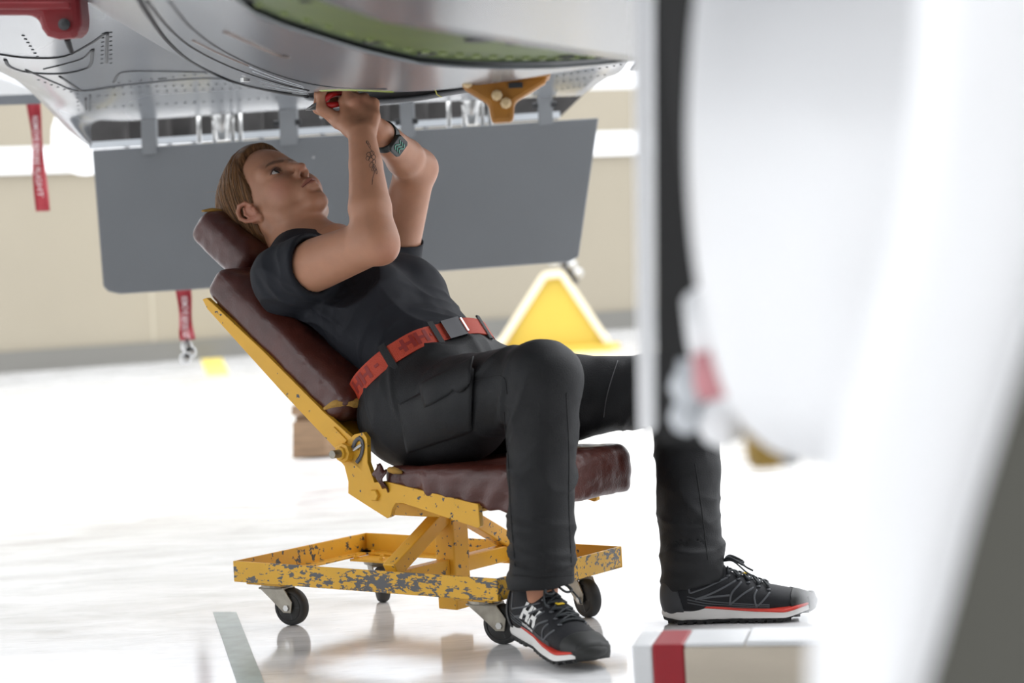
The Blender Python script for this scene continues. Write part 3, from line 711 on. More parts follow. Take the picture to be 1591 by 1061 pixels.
# casters
def caster(u, v, head):
    a = math.radians(head); h = V3(math.cos(a), math.sin(a), 0); s = V3(-h[1], h[0], 0); o = V3(u, v, 0)
    pl = MB().box((u-.047,v-.037,.0845),(u+.047,v+.037,.0895)).build('caster_plate', M_y, chair, bevel=.001, **LK)
    R = .0375; wc = o+h*.036+UP*R
    fk = MB()
    fk.cyl(o+UP*.0775, o+UP*.0845, .030, 20)
    for sd in (-1, 1):
        q = o+s*sd*.0165
        fk.prism([q-h*.030+UP*.0775, q+h*.030+UP*.0775, q+h*.050+UP*(R+.012), q+h*.046+UP*(R-.010), q+h*.028+UP*(R-.010), q-h*.004+UP*.056], s*sd*.003)
    fk.prism([o-h*.030+UP*.0735-s*.0195, o+h*.032+UP*.0735-s*.0195, o+h*.032+UP*.0735+s*.0195, o-h*.030+UP*.0735+s*.0195], UP*.004)
    fk.build('fork', M_zinc, pl, bevel=.0008, **LK)
    prof = [(.010,-.012),(.026,-.012),(.0275,-.0105),(.029,-.012),(.034,-.011),(.0370,-.007),(R,0),(.0370,.007),(.034,.011),(.029,.012),(.0275,.0105),(.026,.012),(.010,.012)]
    wh = MB().lathe(prof, wc, s, 36).build('wheel', M_rubber, pl, sm=True, autosmooth=50, **LK)
    hb2 = MB().lathe([(.008,-.0135),(.009,-.0125),(.009,.0125),(.008,.0135)], wc, s, 16)
    for k in range(5):
        t = k*2*math.pi/5; r = h*math.cos(t)+UP*math.sin(t)
        hb2.bar(wc+r*.008, wc+r*.026, .0245, .003, r*0+np.cross(r, s))
    hb2.build('hub', M_hub, pl, **LK)
    MB().lathe([(.0065,-.0225),(.0065,.0225)], wc, s, 6).build('axle_bolt', M_steel, pl, **LK)
    for du, dv in ((-.036,-.027),(.036,-.027),(-.036,.027),(.036,.027)):
        MB().lathe([(.0065,.0895),(.0065,.0945),(.004,.096),(.004,.101)], V3(u+du, v+dv, 0), UP, 6).build('plate_bolt', M_y, pl, **LK)
caster(-.265, -.158, 8); caster(.268, -.158, 14); caster(-.258, .150, -38); caster(.262, .150, -22)

# seat: rails, pan and wedge cushion
def xz(pts, v0, dv): return [V3(a, v0, b) for a, b in pts], V3(0, dv, 0)
for v0 in (-.196, .184):
    p, e = xz([(.03,.338),(.045,.300),(.07,.303),(.295,.266),(.297,.225),(.29,.222),(.115,.262),(.096,.262),(.086,.250),(.082,.236),(.072,.232),(.02,.256),(-.024,.277),(-.022,.300),(-.030,.330),(-.046,.345),(-.030,.372),(.0,.392),(.022,.396),(.032,.385)], v0, .012)
    MB().prism(p, e).build('pivot_plate', M_y, chair, bevel=.0012, **LK)
    sgn = -1 if v0 < 0 else 1
    ov = v0 if v0 < 0 else v0+.012
    MB().lathe([(.012,0),(.012,.005),(.010,.007)], V3(.046,ov,.276), (0,sgn,0), 6).build('hex_bolt', M_y, chair, **LK)
    MB().lathe([(.019,-.002),(.019,.014),(.013,.015),(.013,.022)], V3(-.022,ov,.357), (0,sgn,0), 8).build('clamp_nut', M_y, chair, bevel=.001, **LK)
    MB().cyl(V3(-.022,ov,.357), V3(-.022,ov+sgn*.042,.357), .008, 12).build('clamp_stud', M_zinc, chair, **LK)
    MB().tube(catmull([V3(-.004,ov+sgn*.002,.366),V3(.004,ov+sgn*.002,.379),V3(.016,ov+sgn*.002,.384),V3(.022,ov+sgn*.002,.372),V3(.016,ov+sgn*.002,.352),V3(.004,ov+sgn*.002,.338)], 24), .0042, 8, flat=.5, nref=(0,1,0)).build('worn_slot', mat('worn_bare_slot', (.09,.09,.095), .4, metal=.5) if 'worn_bare_slot' not in bpy.data.materials else bpy.data.materials['worn_bare_slot'], chair, **LK)
    MB().tube([V3(.0,ov+sgn*.004,.362), V3(.022,ov+sgn*.004,.373)], .0032, 8).build('slot_pin', M_steel, chair, **LK)
MB().box((.05,-.183,.245),(.28,.183,.252), lambda v: v+np.c_[v[:,0]*0, v[:,1]*0, (.295-v[:,0])*.15]).build('seat_pan', M_y, chair, bevel=.002, **LK)
MB().box((.02,-.12,.226),(.14,.12,.250)).build('pan_bracket', M_y, chair, bevel=.002, **LK)

def cushion(name, prims, lo, hi, disp, m, parent, h=.004, wr=(.0,0)):
    F_ = Field(lo, hi, h); prims(F_); v, q = F_.mesh(3); n = vnormals(v, q); v = v+n*disp(v)[:,None]
    return obj(name, v, q, m, parent, sm=True, world=False), v, q
def seat_pr(F_):
    a = math.atan2(.075, .30)
    F_.rbox((.220,0,.303), (.160,.192,.030), None, .022)
    F_.rbox((.268,0,.285), (.112,.192,.048), ((1,0,.05),(0,1,0),(-.05,0,1)), .020, .02)
    F_.cut((.07,0,.295), (-.16,0,-1)); 
    F_.ell((.13,-.05,.372), (.13,.13,.050), None, .03, 's')
def seat_disp(v):
    edge_ = np.clip((np.abs(v[:,1])-.15)/.04, 0, 1)
    folds = np.sin(v[:,0]*120+6*noise3(v*9))*np.clip((.33-v[:,2])/.05, 0, 1)*edge_
    return .0025*folds+.0015*noise3(v*22)+.0008*noise3(v*70)
seat, sv_, sq_ = cushion('seat_cushion', seat_pr, (.03,-.21,.20), (.42,.21,.36), seat_disp, M_lea, chair)
# curled torn flap of vinyl and foam at the seat's rear corner
G = [[V3(.060+.018*t+.004*math.sin(9*s), -.197-.010*math.sin(math.pi*s), .336-.040*s-.012*t+.004*math.sin(7*t+3*s)) for t in np.linspace(-.3,1,8)] for s in np.linspace(0,1,10)]
tf = MB().grid(G).build('torn_vinyl', M_lea, seat, sm=True, **LK); solid(tf, .0025, 0)
MB().tube(catmull([V3(.082,-.196,.326),V3(.10,-.197,.324),V3(.115,-.194,.321)], 10), [.004,.006,.006,.007,.007,.006,.006,.005,.004,.003], 8).build('torn_foam', M_foam, seat, sm=True, **LK)

# reclined back: rails and cushion; s runs up the back, n out of it
BO, BT, BN = V3(-.007,0,.361), nrm((-.78,0,.626)), nrm((.626,0,.78))
def T(s, n, v): return BO+BT*s+BN*n+V3(0, v, 0)          # chair-local point in the back's own axes
RB = (BT, V3(0,1,0), BN)
for v0 in (-.196, .184):
    p = [T(-.045,-.018,v0), T(-.02,.022,v0), T(.10,.014,v0), T(.30,.012,v0), T(.484,.004,v0), T(.492,-.006,v0), T(.470,-.014,v0), T(.20,-.024,v0), T(.02,-.026,v0)]
    MB().prism(p, V3(0,.012,0)).build('back_rail', M_y, chair, bevel=.0015, **LK)
    sgn = -1 if v0 < 0 else 1; ov = v0 if v0 < 0 else v0+.012
    MB().bar(T(.02,.004,ov+sgn*.002), T(.062,.004,ov+sgn*.002), .010, .004, (0,1,0)).build('stop_lug', M_y, chair, bevel=.001, **LK)
MB().prism([T(.03,-.012,-.184), T(.47,-.006,-.184), T(.47,-.001,-.184), T(.03,-.006,-.184)], V3(0,.368,0)).build('back_pan', M_y, chair, **LK)
def back_pr(F_):
    F_.rbox(T(.285,.036,0), (.222,.192,.038), RB, .028)
    F_.rbox(T(.28,.050,0), (.20,.17,.034), RB, .03, .02)
    F_.ell(T(.27,.135,0), (.22,.13,.075), RB, .03, 's')
    F_.ell(T(.04,.09,-.02), (.05,.16,.05), RB, .02, 's')
def back_disp(v):
    s = (v-BO)@BT
    return .0018*np.sin(s*90+5*noise3(v*8))*np.clip((.2-s)/.15, 0, 1)+.002*noise3(v*20)+.001*noise3(v*60)
bcush, bv_, bq_ = cushion('back_cushion', back_pr, (-.47,-.21,.33), (.08,.21,.78), back_disp, M_lea, chair)
# the split seam at the foot of the back cushion with foam showing
fp_ = catmull([T(.090,.060,-.165), T(.062,.060,-.10), T(.045,.056,-.03), T(.040,.052,.03)], 20)
MB().tube(catmull([T(.105,.018,-.193), T(.088,.045,-.188), T(.070,.058,-.160), T(.058,.060,-.12), T(.05,.058,-.08)], 24), np.interp(np.linspace(0,1,24), [0,.3,.8,1], [.003,.010,.011,.004]), 8).build('torn_foam', M_foam, bcush, sm=True, **LK)
for k in range(9):
    q = T(.058+.006*random.random(), .066, -.14+.02*random.random())
    MB().tube(catmull([q, q+V3(.012*random.random(), -.006, -.010*random.random()), q+V3(.02*random.random()-.005, -.010*random.random(), -.022)], 8), .0006, 4).build('loose_thread', mat('thread', (.5,.36,.18), .9) if 'thread' not in bpy.data.materials else bpy.data.materials['thread'], bcush, **LK)
def head_pr(F_):
    F_.rbox(T(.592,.052,0), (.088,.105,.040), RB, .026)
    F_.rbox(T(.592,.066,0), (.072,.09,.036), RB, .03, .02)
    F_.ell(T(.60,.150,-.0), (.12,.085,.062), RB, .02, 's')
hcush, hv_, hq_ = cushion('headrest', head_pr, (-.60,-.13,.66), (-.30,.13,.90), lambda v: .002*noise3(v*25)+.0012*noise3(v*70), M_lea, chair)
MB().tube(catmull([T(.674,.084,-.098), T(.668,.090,-.07), T(.655,.088,-.04), T(.63,.086,-.03)], 20), np.interp(np.linspace(0,1,20), [0,.25,.8,1], [.004,.009,.008,.003]), 8, flat=.5).build('torn_foam', M_foam, hcush, sm=True, **LK)
for v0 in (-.05, .05):
    MB().bar(T(.40,.004,v0), T(.62,.006,v0), .03, .006, BN).build('headrest_bracket', M_y, chair, **LK)

# ================================================================== THE MECHANIC
PB = V3(-.10, 3.95, 0)
M_skin = mat('skin', (.5,.3,.22), .48, attr='col', var=.10, vscale=40, bump=.05, bscale=350, sss=.12)
SK = V3(.465,.225,.133)
def wT(s, n, v): return W(T(s, n, v))
SR, SL = W((-.20,-.16,.700)), W((-.19,.16,.705))
ER, WR = P(583,374,3.945), P(562,207,4.03)
EL, WLh = P(646,262,4.29), P(588,204,4.105)
HR, HL = W((.07,-.088,.425)), W((.07,.088,.425))
KR, AR = P(842,592,3.715), P(842,915,3.715)
KL, AL = P(1062,604,4.06), P(1076,890,3.97)

# ---- head, modelled upright (x forward, y to her left, z up), then turned to look up at her hands
HF, HU = nrm((.36,-.43,.83)), None
HRt = nrm(np.array((-.70,-.70,-.10))-HF*(np.array((-.70,-.70,-.10))@HF)); HLt = -HRt; HU = np.cross(HF, HLt)
HO = P(396,327,4.315)-HRt*.070
def h2w(v): return HO+np.outer(v[:,0], HF)+np.outer(v[:,1], HLt)+np.outer(v[:,2], HU) if v.ndim == 2 else HO+v[0]*HF+v[1]*HLt+v[2]*HU
def w2h(p): d = np.asarray(p)-HO; return np.stack([d@HF, d@HLt, d@HU], -1)
nb = w2h(wT(.46,.135,0)); nb2 = w2h(wT(.40,.150,0))
hf = Field((-.15,-.125,-.235), (.14,.125,.15), .0015)
hf.ell((-.018,0,.054), (.100,.075,.092))
hf.ell((.036,0,.052), (.060,.060,.074), None, .03)
hf.ell((.034,0,-.020), (.058,.054,.078), None, .03)
for s in (-1, 1):
    hf.chain([(.012,s*.052,-.035),(.026,s*.050,-.066),(.066,s*.013,-.093)], [.016,.015,.013], .035)
    hf.ell((.062,s*.037,-.028), (.023,.020,.025), None, .03)
    hf.cap((.084,s*.012,.029), (.072,s*.048,.030), .010, .009, .018)
    hf.ell((.099,s*.034,.010), (.017,.019,.0125), None, .014, 's')
    hf.ell((.0735,s*.0335,.0085), .0148, None, .006)
hf.ell((.072,0,-.094), (.016,.019,.015), None, .022)
hf.ell((.078,0,-.062), (.021,.027,.023), None, .020)
hf.chain([(.088,0,.024),(.098,0,.004),(.110,0,-.020)], [.0075,.0078,.0088], .014)
hf.ell((.1115,0,-.0235), (.0095,.0095,.0085), None, .006)
for s in (-1, 1):
    hf.ell((.0995,s*.0115,-.0285), (.0105,.0065,.0078), None, .007)
    hf.ell((.1045,s*.0062,-.0365), (.0062,.0034,.0055), None, .003, 's')
# lips
for s in (-1, 1):
    hf.chain([(.1025,0,-.0580),(.0995,s*.008,-.0575),(.0885,s*.0225,-.0650)], [.0045,.0048,.0022], .004)
    hf.chain([(.1010,0,-.0705),(.0970,s*.009,-.0700),(.0880,s*.0220,-.0660)], [.0062,.0054,.0022], .004)
    hf.chain([(.1070,0,-.0643),(.1015,s*.010,-.0640),(.0905,s*.0235,-.0662)], [.0011,.0011,.0006], .0025, 's')
hf.ell((.098,0,-.081), (.009,.014,.005), None, .008, 's')
# ears
for s in (-1, 1):
    def e(x, y, z): return (x, s*y, z)
    hf.ell(e(-.010,.073,.002), (.017,.007,.026), None, .008)
    hf.chain([e(.006,.072,.014),e(.003,.078,.026),e(-.008,.083,.034),e(-.021,.086,.030),e(-.028,.087,.016),e(-.025,.085,.0),e(-.016,.080,-.014),e(-.004,.076,-.024)], [.0035,.0042,.0046,.0048,.0046,.0042,.0042,.0045], .003)
    hf.ell(e(-.002,.0745,-.024), (.0085,.0050,.0090), None, .006)
    hf.chain([e(-.008,.080,.022),e(-.016,.081,.012),e(-.015,.080,-.002),e(-.008,.078,-.012)], [.003,.0035,.0034,.003], .003)
    hf.ell(e(-.004,.0845,.001), (.0095,.0065,.0125), None, .004, 's')
    hf.ell(e(-.020,.090,.012), (.0028,.0050,.012), None, .002, 's')
    hf.ell(e(.0055,.076,-.001), (.0045,.0045,.007), None, .004)
# neck
hf.cap((-.032,0,-.030), nb, .054, .058, .03)
hf.cap((.002,0,-.060), nb+V3(.02,0,0), .045, .052, .03)
hf.cap(nb, nb2, .062, .085, .03)
for s in (-1, 1): hf.chain([(-.018,s*.058,-.04), nb*.6+V3(-.006,s*.030,0), nb+V3(.045,s*.018,-.02)], [.013,.012,.012], .014)
hv, hq = hf.mesh(2)
# eyelid opening: almond slot
def eye_cut(F_):
    for s in (-1, 1):
        F_.ell((.0885,s*.0335,.0085), (.008,.0140,.0062), ((.93,s*.37,0),(-s*.37,.93,.0),(0,0,1)), .0015, 's')
hf2 = hf; eye_cut(hf2); hv, hq = hf2.mesh(2)
hc = np.tile(SK, (len(hv), 1)); x, y, z = hv.T
def blend(mask, c, a=1.): 
    global hc
    mk = np.clip(mask, 0, 1)[:,None]*a; hc = hc*(1-mk)+np.array(c)*mk
def sp(c, r, soft=.5): 
    d = np.sqrt((((hv-np.array(c))/np.array(r))**2).sum(1)); return np.clip((1-d)/soft, 0, 1)
for s in (-1, 1):
    blend(sp((.065,s*.046,-.030), (.034,.034,.034), 1.), (.46,.165,.115), .7)
    blend(sp((-.01,s*.082,.005), (.035,.014,.045), .5), (.47,.17,.115), .55)
    br = catmull([V3(.090,s*.010,.0265), V3(.088,s*.026,.0315), V3(.080,s*.040,.0325), V3(.068,s*.052,.0265)], 24)
    d = np.min((np.linalg.norm((hv[:,None,:]-br[None])*V3(.25,1,1), axis=2)+10*(hv[:,:1] < .05))/np.interp(np.linspace(0,1,24), [0,.5,1], [.0048,.0042,.0022])[None], axis=1)
    blend((1.35-d)/.6, (.13,.07,.045), .82)
    blend(sp((.0885,s*.034,.0150), (.012,.019,.0045), .6), (.20,.10,.08), .55)
    lid = np.clip(1-np.abs(np.sqrt(((y-s*.0335)/.0135)**2+((z-.0085)/.0062)**2)-1)/.22, 0, 1)*(x > .07)*(z > .0078)
    blend(lid, (.03,.018,.015), .95)
    blend(sp((.1045,s*.0062,-.0372), (.0065,.0042,.0055), .5), (.07,.02,.015), .8)
blend(sp((.110,0,-.026), (.016,.014,.012), .8), (.50,.20,.14), .4)
lip = ((np.abs(y) < .025) & (x > .084)).astype(float)*np.clip(1-np.abs((z+.0640)/(np.interp(np.abs(y), [0,.008,.0245], [.0108,.0105,.0020])))**4, 0, 1)
blend(lip, (.33,.105,.085), .75)
blend(((np.abs(y) < .024) & (x > .085)).astype(float)*np.clip(1-np.abs(z+.0645+.0015*(np.abs(y)/.024)**2)/.0014, 0, 1), (.13,.035,.03), .9)

# ---- arms and hands
af = Field((-.50,3.86,.60), (-.09,4.50,1.085), .0024)
af.chain([SR+V3(-.01,0,-.01), SR*.6+ER*.4, ER], [.048,.052,.043], .0)
af.chain([ER, ER*.70+WR*.30+V3(-.002,-.004,0), ER*.30+WR*.70, WR], [.040,.0415,.0325,.0265], .02)
af.ell(ER+V3(.014,-.006,-.016), (.027,.027,.027), None, .02)
af.chain([SL, SL*.45+EL*.55, EL], [.054,.047,.041], .0)
af.chain([EL, EL*.70+WLh*.30, EL*.3+WLh*.7, WLh], [.039,.040,.031,.026], .022)
af.ell(EL+V3(.012,.006,.0), (.028,.026,.026), None, .02)
NAILS = []
def hand(wr, f, t, n, curls, lens, spread, thumb, k=.010):
    """f towards the fingertips, t towards the thumb side, n out of the back of the hand"""
    f = nrm(f); t = nrm(t-f*(t@f)); n = np.cross(f, t); 
    if n@np.asarray(HN) < 0: n = -n
    rt = [.0105,.0108,.0102,.0090]
    mc = []
    for i, (lat, up_) in enumerate(((.026,.080),(.008,.084),(-.011,.080),(-.028,.072))):
        m_ = wr+f*up_+t*lat+n*(.004-.0016*i*i*.4); mc.append(m_)
        af.chain([wr+t*lat*.45+f*.006, wr+f*up_*.55+t*lat*.85-n*.002, m_], [.019,.0155,.0125], k)
        af.ell(m_+n*.003, (.0115,.0115,.0115), None, .008)
    af.cap(wr+f*.022+t*.018-n*.008, wr+f*.05+t*.024-n*.010, .018, .013, .012)
    for i in range(4):
        p = mc[i]; ang = 0.; L_ = lens[i]; tt = nrm(f+t*spread[i])
        pts = [p]; 
        for j, fr_ in enumerate((.46,.30,.24)):
            ang += math.radians(curls[i][j]); d = tt*math.cos(ang)-n*math.sin(ang); p = p+d*L_*fr_; pts.append(p)
        r = rt[i]; af.chain(pts, [r*1.02, r*.93, r*.84, r*.72], .006)
        NAILS.append((pts[-1], d, tt*math.sin(ang)+n*math.cos(ang), r*.7))
    b = wr+f*.022+t*.022-n*.006; pts = [b]
    for (a_f, a_t, a_n, ln) in thumb:
        b = b+nrm(f*a_f+t*a_t+n*a_n)*ln; pts.append(b)
    af.chain(pts, [.0165,.0130,.0115,.0090], .010)
    return mc
# right hand: back of the hand to the camera, fingers bent over into the open panel
HN = V3(.25,-.9,.1)
rf = nrm(P(556,150,4.085)-WR)
hand(WR, rf, V3(-1,0,.05), HN, [(35,60,40),(38,62,40),(40,62,40),(42,60,40)], [.085,.092,.088,.072], [.05,.0,-.05,-.10],
     [(.75,.65,-.30,.034),(.85,.35,-.45,.030),(.80,.10,-.55,.024)], k=.006)
# left hand: palm up under the pliers, fingers curling upwards at the left
HN = V3(0,-.1,-1)
lf = nrm(P(505,180,4.085)-WLh)
hand(WLh, lf, V3(.25,-1,.15), HN, [(10,62,38),(14,66,40),(18,68,40),(24,70,40)], [.096,.100,.094,.078], [.08,.02,-.04,-.08],
     [(.80,.55,-.35,.032),(.85,.05,-.60,.028),(.70,-.20,-.75,.022)])
av, aq = af.mesh(2)
ac = np.tile(SK, (len(av), 1))
for c, r in ((ER+V3(.02,-.02,-.02), .04), (EL+V3(.02,0,0), .04), (P(560,150,4.05), .035), (P(485,150,4.0), .03)):
    m_ = np.clip(1-np.linalg.norm(av-c, axis=1)/r, 0, 1)[:,None]*.5; ac = ac*(1-m_)+V3(.48,.185,.13)*m_

# ---- torso, hips and legs under the clothes
bf = Field((-.62,3.55,.02), (.50,4.62,.90), .008)
bf.chain([wT(.46,.135,0), wT(.32,.150,0), wT(.10,.150,0), W((.05,0,.45))], [.055,.065,.070,.07], 0)
for s in (-1, 1):
    bf.cap(wT(.36,.14,s*.06), SR if s < 0 else SL, .045, .040, .02)
    bf.cap(wT(.25,.145,s*.05), wT(.08,.15,s*.05), .065, .065, .02)
bf.chain([HR, KR, KR*.6+AR*.4, AR+UP*.02, AR-UP*.04], [.075,.050,.045,.031,.027], .02); bf.chain([HL, KL, KL*.6+AL*.4, AL], [.075,.050,.045,.028], .02)
tv, tq = bf.mesh(1); tcol = np.tile(SK*V3(1.1,1.0,.95), (len(tv), 1))
hw = h2w(hv)
n1, n2 = len(hw), len(av)
body = obj('person', np.r_[hw, av, tv], np.r_[hq, aq+n1, tq+n1+n2], M_skin, None, sm=True, loc=PB, colors=np.r_[hc, ac, tcol])
tag(body, 'person in black work clothes lying back on the yellow chair, reaching up with both hands', 'person')
bv_head = bvh_of(hw, hq); bv_arm = bvh_of(av, aq)

# eyes
M_eye = bpy.data.materials.new('eye'); M_eye.use_nodes = True
_b = M_eye.node_tree.nodes['Principled BSDF']; _b.inputs['Roughness'].default_value = .06
_at = M_eye.node_tree.nodes.new('ShaderNodeAttribute'); _at.attribute_name = 'col'; M_eye.node_tree.links.new(_at.outputs['Color'], _b.inputs['Base Color'])
for s in (-1, 1):
    c = V3(.0735,s*.0335,.0085); rr = .0136; gaze = nrm(V3(1.0,.26,.12)); mb = MB(); n_t = 40
    e1 = nrm(np.cross(gaze, (0,0,1))); e2 = np.cross(gaze, e1); vs = []; cs = []
    th = np.linspace(0.001, math.pi-.001, n_t)
    for a in th:
        for k in range(32):
            vs.append(c+rr*(gaze*math.cos(a)+math.sin(a)*(e1*math.cos(k*math.pi/16)+e2*math.sin(k*math.pi/16))))
            cs.append((.008,.008,.01) if a < .24 else ((.040,.050,.052) if a < .50 else ((.015,.018,.02) if a < .57 else (.62,.58,.55))))
    f_ = [(i*32+k, i*32+(k+1)%32, (i+1)*32+(k+1)%32, (i+1)*32+k) for i in range(n_t-1) for k in range(32)]
    obj('eye', h2w(np.array(vs)), f_, M_eye, body, sm=True, colors=np.array(cs))
    # lashes
    lm = MB()
    for a in np.linspace(.12, .92, 22):
        p0 = c+V3(.0118-.004*abs(a-.45)*2, s*(.0128-.0256*(1-a) if True else 0), .0050*math.sin(math.pi*min(max(a,.0),1))+.0008)
        p0 = c+V3(math.sqrt(max(.0150**2-((a-.5)*.026)**2-.0046**2, 0)), s*(a-.5)*.026, .0052*math.sin(math.pi*a)+.0002)
        lm.tube(np.array([h2w(p0), h2w(p0+V3(.004,s*(a-.5)*.006,.001)), h2w(p0+V3(.0065,s*(a-.5)*.011,.0035))]), [.00035,.0003,.0001], 4)
    lm.build('eyelashes', mat('lash', (.02,.012,.01), .6) if 'lash' not in bpy.data.materials else bpy.data.materials['lash'], body)

# hair: a close cap plus combed strands drawn back from the hairline to the nape
M_hair = mat('light_brown_hair', (.20,.105,.045), .42, attr='col', spec=.35)
hairf = Field((-.16,-.12,-.12), (.11,.12,.19), .003)
hairf.ell((-.024,0,.062), (.112,.084,.104)); hairf.ell((.034,0,.068), (.068,.067,.084), None, .03)
hairf.cap((-.045,0,-.02), (-.055,0,-.085), .058, .040, .03)
hairf.ell((-.085,0,-.045), (.035,.036,.035), None, .03)
# the hairline: everything in front of a tilted surface is face
X, Y_, Z = [a.reshape([-1 if i == j else 1 for j in range(3)]) for i, a in enumerate(hairf.ax)]
ay = np.abs(Y_)
line = np.interp(Z, [-.12,-.06,-.025,.0,.03,.055,.080,.095,.12], [-.052,-.046,-.040,-.012,.030,.046,.058,.072,.095])-.012*np.clip(ay/.07, 0, 1)**2*np.clip((Z-.04)/.05, 0, 1)
hairf.D = np.maximum(hairf.D, (X-line).astype(np.float32))
for s in (-1, 1): hairf.ell((-.010,s*.088,.004), (.024,.022,.031), None, .004, 's')
cv, cq = hairf.mesh(2)
cn = vnormals(cv, cq); ang_ = np.arctan2(cv[:,1], cv[:,0]+.05)
cv = cv+cn*(.0012*noise3(np.c_[cv[:,1]*160+cv[:,0]*50, cv[:,2]*14, cv[:,0]*30]))[:,None]
hcol = np.array([.12,.056,.021])*(1+.3*noise3(np.c_[cv[:,0]*30, cv[:,1]*220, cv[:,2]*20]))[:,None]
hair = obj('hair', h2w(cv), cq, M_hair, body, sm=True, colors=hcol)
bv_hc = bvh_of(cv, cq)
sv, sf, sc, nst = [], [], [], 0
lx = np.interp(cv[:,2], [-.12,-.06,-.025,.0,.03,.055,.080,.095,.12], [-.052,-.046,-.040,-.012,.030,.046,.058,.072,.095])-.012*np.clip(np.abs(cv[:,1])/.07, 0, 1)**2*np.clip((cv[:,2]-.04)/.05, 0, 1)
rim = cv[(cv[:,0] > lx-.006) & (cv[:,2] > .0)]
for i in range(2300):
    # start on the hairline or crown, end at the knot at the nape
    a = random.uniform(-1, 1); y0 = a*.083
    zz = random.choice([1,1,0]); st = V3(random.uniform(-.12,.072), y0, random.uniform(-.02,.17))
    if i >= 1500: st = rim[random.randrange(len(rim))]
    hit = bv_hc.find_nearest(Vector(st)); p = np.array(hit[0]); nn_ = np.array(hit[1])
    if abs(p[1]) > .055 and p[0] > -.035 and p[2] < .03: continue
    tgt = V3(-.095, p[1]*.25, -.055); path = []
    step = .011; nst_ = random.randint(7, 15)
    for j in range(nst_):
        d = tgt-p
        if np.linalg.norm(d) < .02: break
        d = d-nn_*(d@nn_); d = nrm(d); path.append(p+nn_*random.uniform(.0003,.0016)); p = p+d*step
        hit = bv_hc.find_nearest(Vector(p)); p = np.array(hit[0]); nn_ = np.array(hit[1])
    if len(path) < 4: continue
    path = np.array(path); r = np.interp(np.linspace(0,1,len(path)), [0,.3,.8,1], [.0003,.0008,.0008,.0002])*random.uniform(.7,1.3)
    mb = MB().tube(path, r, 4, cap=False); v_ = np.concatenate(mb.v)
    cc = np.array([.175,.085,.032])*random.uniform(.5,1.7)
    sv.append(v_); sf += [tuple(q+nst for q in f) for f in mb.f]; nst += len(v_); sc.append(np.tile(cc, (len(v_), 1)))
for i in range(26):   # stray hairs
    hit = bv_hc.find_nearest(Vector((random.uniform(-.12,-.02), random.uniform(-.06,.06), random.uniform(-.03,.14)))); p = np.array(hit[0]); nn_ = np.array(hit[1])
    d = nrm(V3(random.uniform(-1,.3), random.uniform(-.5,.5), random.uniform(-.8,.6)))
    mb = MB().tube(catmull([p, p+nn_*.006+d*.012, p+nn_*.008+d*.030], 8), .00022, 3, cap=False); v_ = np.concatenate(mb.v)
    sv.append(v_); sf += [tuple(q+nst for q in f) for f in mb.f]; nst += len(v_); sc.append(np.tile([.25,.15,.07], (len(v_), 1)))
st_o = obj('hair_strands', h2w(np.concatenate(sv)), sf, M_hair, hair, sm=True, colors=np.concatenate(sc)); st_o['kind'] = 'stuff'

def folds(v, axis, ka, kc, seed=0.):
    """ridged cloth folds running across the given axis"""
    ax = nrm(axis); e1_ = nrm(np.cross(ax, (.3,.2,1))); e2_ = np.cross(ax, e1_)
    wp = .35*noise3(v*9+seed+3); q = np.c_[v@ax*ka+wp, v@e1_*kc+wp, v@e2_*kc]+seed
    return np.clip(1-np.abs(noise3(q))*2.2, 0, 1)**1.3-.35
def near(v, c, r): return np.clip(1-np.linalg.norm(v-np.asarray(c), axis=1)/r, 0, 1)
# ---- T-shirt
M_shirt = mat('navy_black_jersey', (.0105,.012,.0175), .72, spec=.30, bump=.10, bscale=500, var=.2, vscale=7)
tf_ = Field((-.64,3.80,.42), (.10,4.60,.86), .0035)
def tor(s, n, v, rs, rv, rn, k=.04): tf_.ell(wT(s, n, v), (rs, rv, rn), (BT[0]*CU+BT[2]*UP, CV, BN[0]*CU+BN[2]*UP), k)
tor(.26,.152,0,.175,.158,.096,0); tor(.10,.150,0,.17,.146,.094,.06); tor(-.01,.150,0,.10,.150,.098,.05); tor(.36,.148,0,.105,.150,.072,.05)
tor(.225,.212,-.068,.062,.060,.056,.05); tor(.225,.212,.068,.062,.060,.056,.05)
tf_.cap(wT(.435,.14,-.055), SR, .055, .056, .04); tf_.cap(wT(.435,.14,.055), SL, .055, .054, .04)
tf_.cap(SR, SR*.60+ER*.40, .0635, .0655, .03); tf_.cap(SL, SL*.5+EL*.5, .058, .056, .03)
sR, sL_ = SR*.655+ER*.345, SL*.66+EL*.34
tf_.cut(sR, nrm(ER-SR)+V3(.0,.0,-.12), SR*.45+ER*.55, .10); tf_.cut(sL_, EL-SL, SL*.45+EL*.55, .085)
tf_.cap(SR*.72+ER*.28, SR*.5+ER*.5, .0555, .0575, 0, 's'); tf_.cap(SL*.72+EL*.28, SL*.5+EL*.5, .051, .051, 0, 's')
